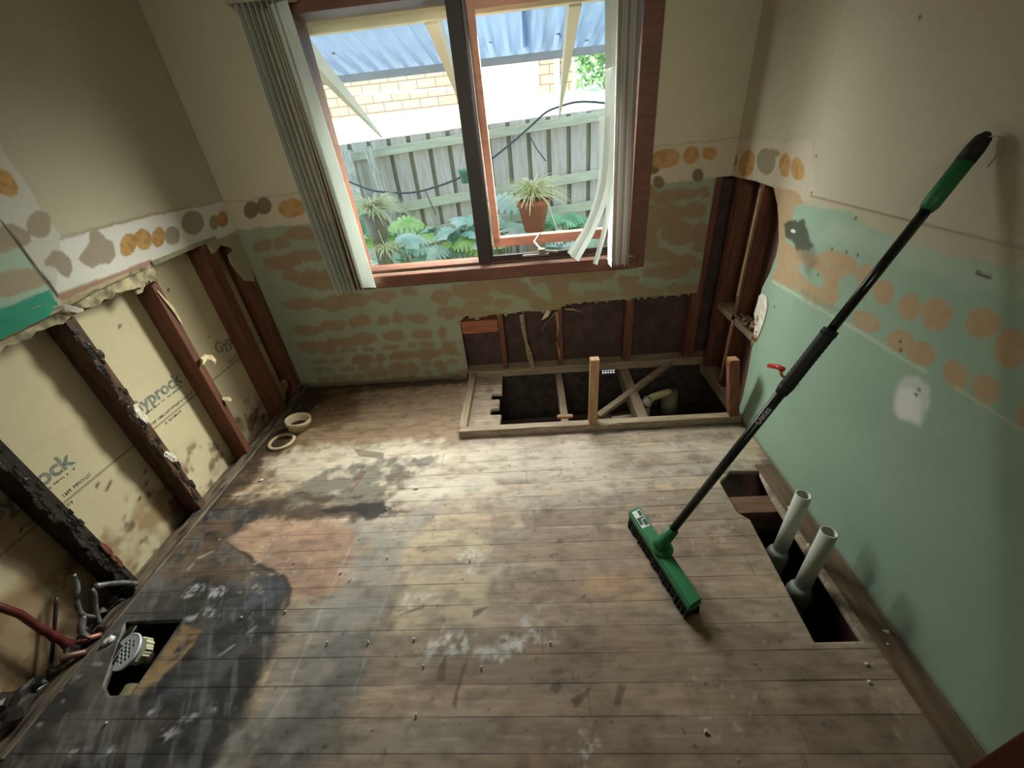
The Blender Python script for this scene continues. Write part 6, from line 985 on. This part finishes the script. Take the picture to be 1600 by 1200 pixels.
blades(MB(), (sx_, sy_, sz_), 200, .33, .015, 14, .8, 1.1).build('foliage', M_sp, e)
b = MB(); blades(b, (sx_+.06, sy_-.1, sz_-.28), 70, .20, .012, 18); blades(b, (sx_+.12, sy_-.1, sz_-.52), 70, .20, .012, 19)
blades(b, (sx_-.22, sy_-.05, sz_-.35), 60, .18, .012, 20); b.tube(catmull([(sx_, sy_, sz_), (sx_+.05, sy_-.1, sz_-.2), (sx_+.14, sy_-.1, sz_-.5)], 5), .004, 6); b.build('runners', M_sp, e)
MB().lathe((sx_, sy_, sz_-.20), (0, 0, 1), [(0, 0), (.07, 0), (.10, .19), (.0, .17)], 20).build('pot', mat('grey pot', (150, 152, 140), .8, .08), e, True)
MB().box(sx_-.05, sx_+.05, sy_-.05, sy_+.05, -.36, sz_-.202).build('plinth', M_extd, e)
# broad lobed leaves of the shrubs along the fence
M_ph = [leafmat('blue green leaf', (150, 206, 190), (226, 246, 238)), leafmat('bright green leaf', (140, 200, 104), (216, 242, 170)), leafmat('deep green leaf', (96, 160, 112), (176, 222, 184))]
M_stem = mat('leaf stem', (150, 176, 110), .6, .1)
def lobed(bm, c, d, n, s, rr):
    d = Vector(d).normalized(); n = Vector(n); n = (n-d*n.dot(d)).normalized(); sd = d.cross(n); half = [(0, .02)]
    L = 6
    for i in range(L):
        t = .05+.85*i/L; w_ = .46*math.sin(math.pi*min(1, t*.9+.12))**.8
        half += [(t, w_*.45), (t+.05, w_), (t+.11, w_*.92)]
    half += [(1.0, .10), (1.12, 0)]
    def P(t, w_): return Vector(c)+d*t*s+sd*w_*s+n*(-.20*abs(w_)*s-.25*t*t*s+.12*s*math.sin(3*t))
    for sg in (1, -1):
        mid = [bm.verts.new(P(t, 0)) for t, _ in half]; ed = [bm.verts.new(P(t, sg*w_)) for t, w_ in half]
        for i in range(len(half)-1):
            try: bm.faces.new((mid[i], mid[i+1], ed[i+1], ed[i]) if sg > 0 else (mid[i+1], mid[i], ed[i], ed[i+1]))
            except ValueError: pass
plants = [(-1.619, 3.9, 0.897, 6, 0.3, 2, 'shrub at the far left below the hanging spider plant'), (-1.616, 3.8, 0.547, 7, 0.2, 1, 'low bright green shrub at the lower left window corner'), (-1.147, 4.1, 0.779, 6, 0.3, 1, 'shrub directly right of the hanging spider plant'), (-1.223, 3.9, 0.637, 7, 0.28, 0, 'blue green shrub in the middle of the fixed pane'), (-0.885, 3.9, 0.65, 7, 0.3, 0, 'large blue green shrub left of the mullion'), (-0.673, 4.0, 0.743, 6, 0.28, 0, 'shrub half behind the mullion at the left pane edge'), (-0.575, 3.8, 0.551, 6, 0.24, 1, 'bright green shrub touching the mullion foot'), (-0.244, 4.0, 0.82, 8, 0.34, 0, 'tall blue green shrub left of the terracotta pot'), (-0.223, 3.9, 0.687, 6, 0.24, 0, 'shrub low at the left corner of the opened sash'), (0.268, 4.1, 0.644, 7, 0.26, 2, 'shrub right of the terracotta pot'), (0.438, 4.1, 0.63, 6, 0.24, 2, 'shrub behind the bent blind vanes'), (0.168, 3.7, 0.516, 6, 0.22, 0, 'shrub seen under the opened sash')]
for i, (x, y, z, n, s, mi, l) in enumerate(plants):
    rr = random.Random(40+i); e = empty('broad_leaf_shrub', (x, y, -.36), l, 'shrub', 'broad leaved shrubs along the fence'); bm = bmesh.new(); st_ = MB()
    for k in range(n):
        a = rr.uniform(0, 6.28); c = Vector((x+rr.uniform(-.16, .16), y+rr.uniform(-.12, .12), z+rr.uniform(-.14, .12)))
        lobed(bm, c, (math.cos(a), math.sin(a)*.7-.25, rr.uniform(-.25, .35)), (rr.uniform(-.3, .3), -.45, 1), s*rr.uniform(.7, 1.15), rr)
        st_.tube(catmull([(x+rr.uniform(-.03, .03), y, -.36), ((x+c.x)/2, (y+c.y)/2+.03, z*.5), c], 4), .006, 5)
    me = bpy.data.meshes.new('foliage'); bm.to_mesh(me); bm.free(); link('foliage', me, M_ph[mi], e); st_.build('stems', M_stem, e)
g_ = MB(); blades(g_, (-1.25, 3.75, .0), 60, .55, .018, 31, .8, 1.2); g_.build('strap_leaf_clump', M_ph[1], label='low clump of green strap leaves at the lower left of the window', cat='plant')
g_ = MB(); blades(g_, (-.1, 3.9, .05), 60, .60, .014, 33, .8, 1.2); g_.build('grass_clump', M_ph[1], label='grassy clump below the opened sash', cat='plant')
leafcloud('ground_cover', (-.5, 4.1, -.15), (1.9, .28, .22), 900, .10, M_ph[2], 8, label='low dark green ground cover at the foot of the fence', cat='plant', kind='stuff')
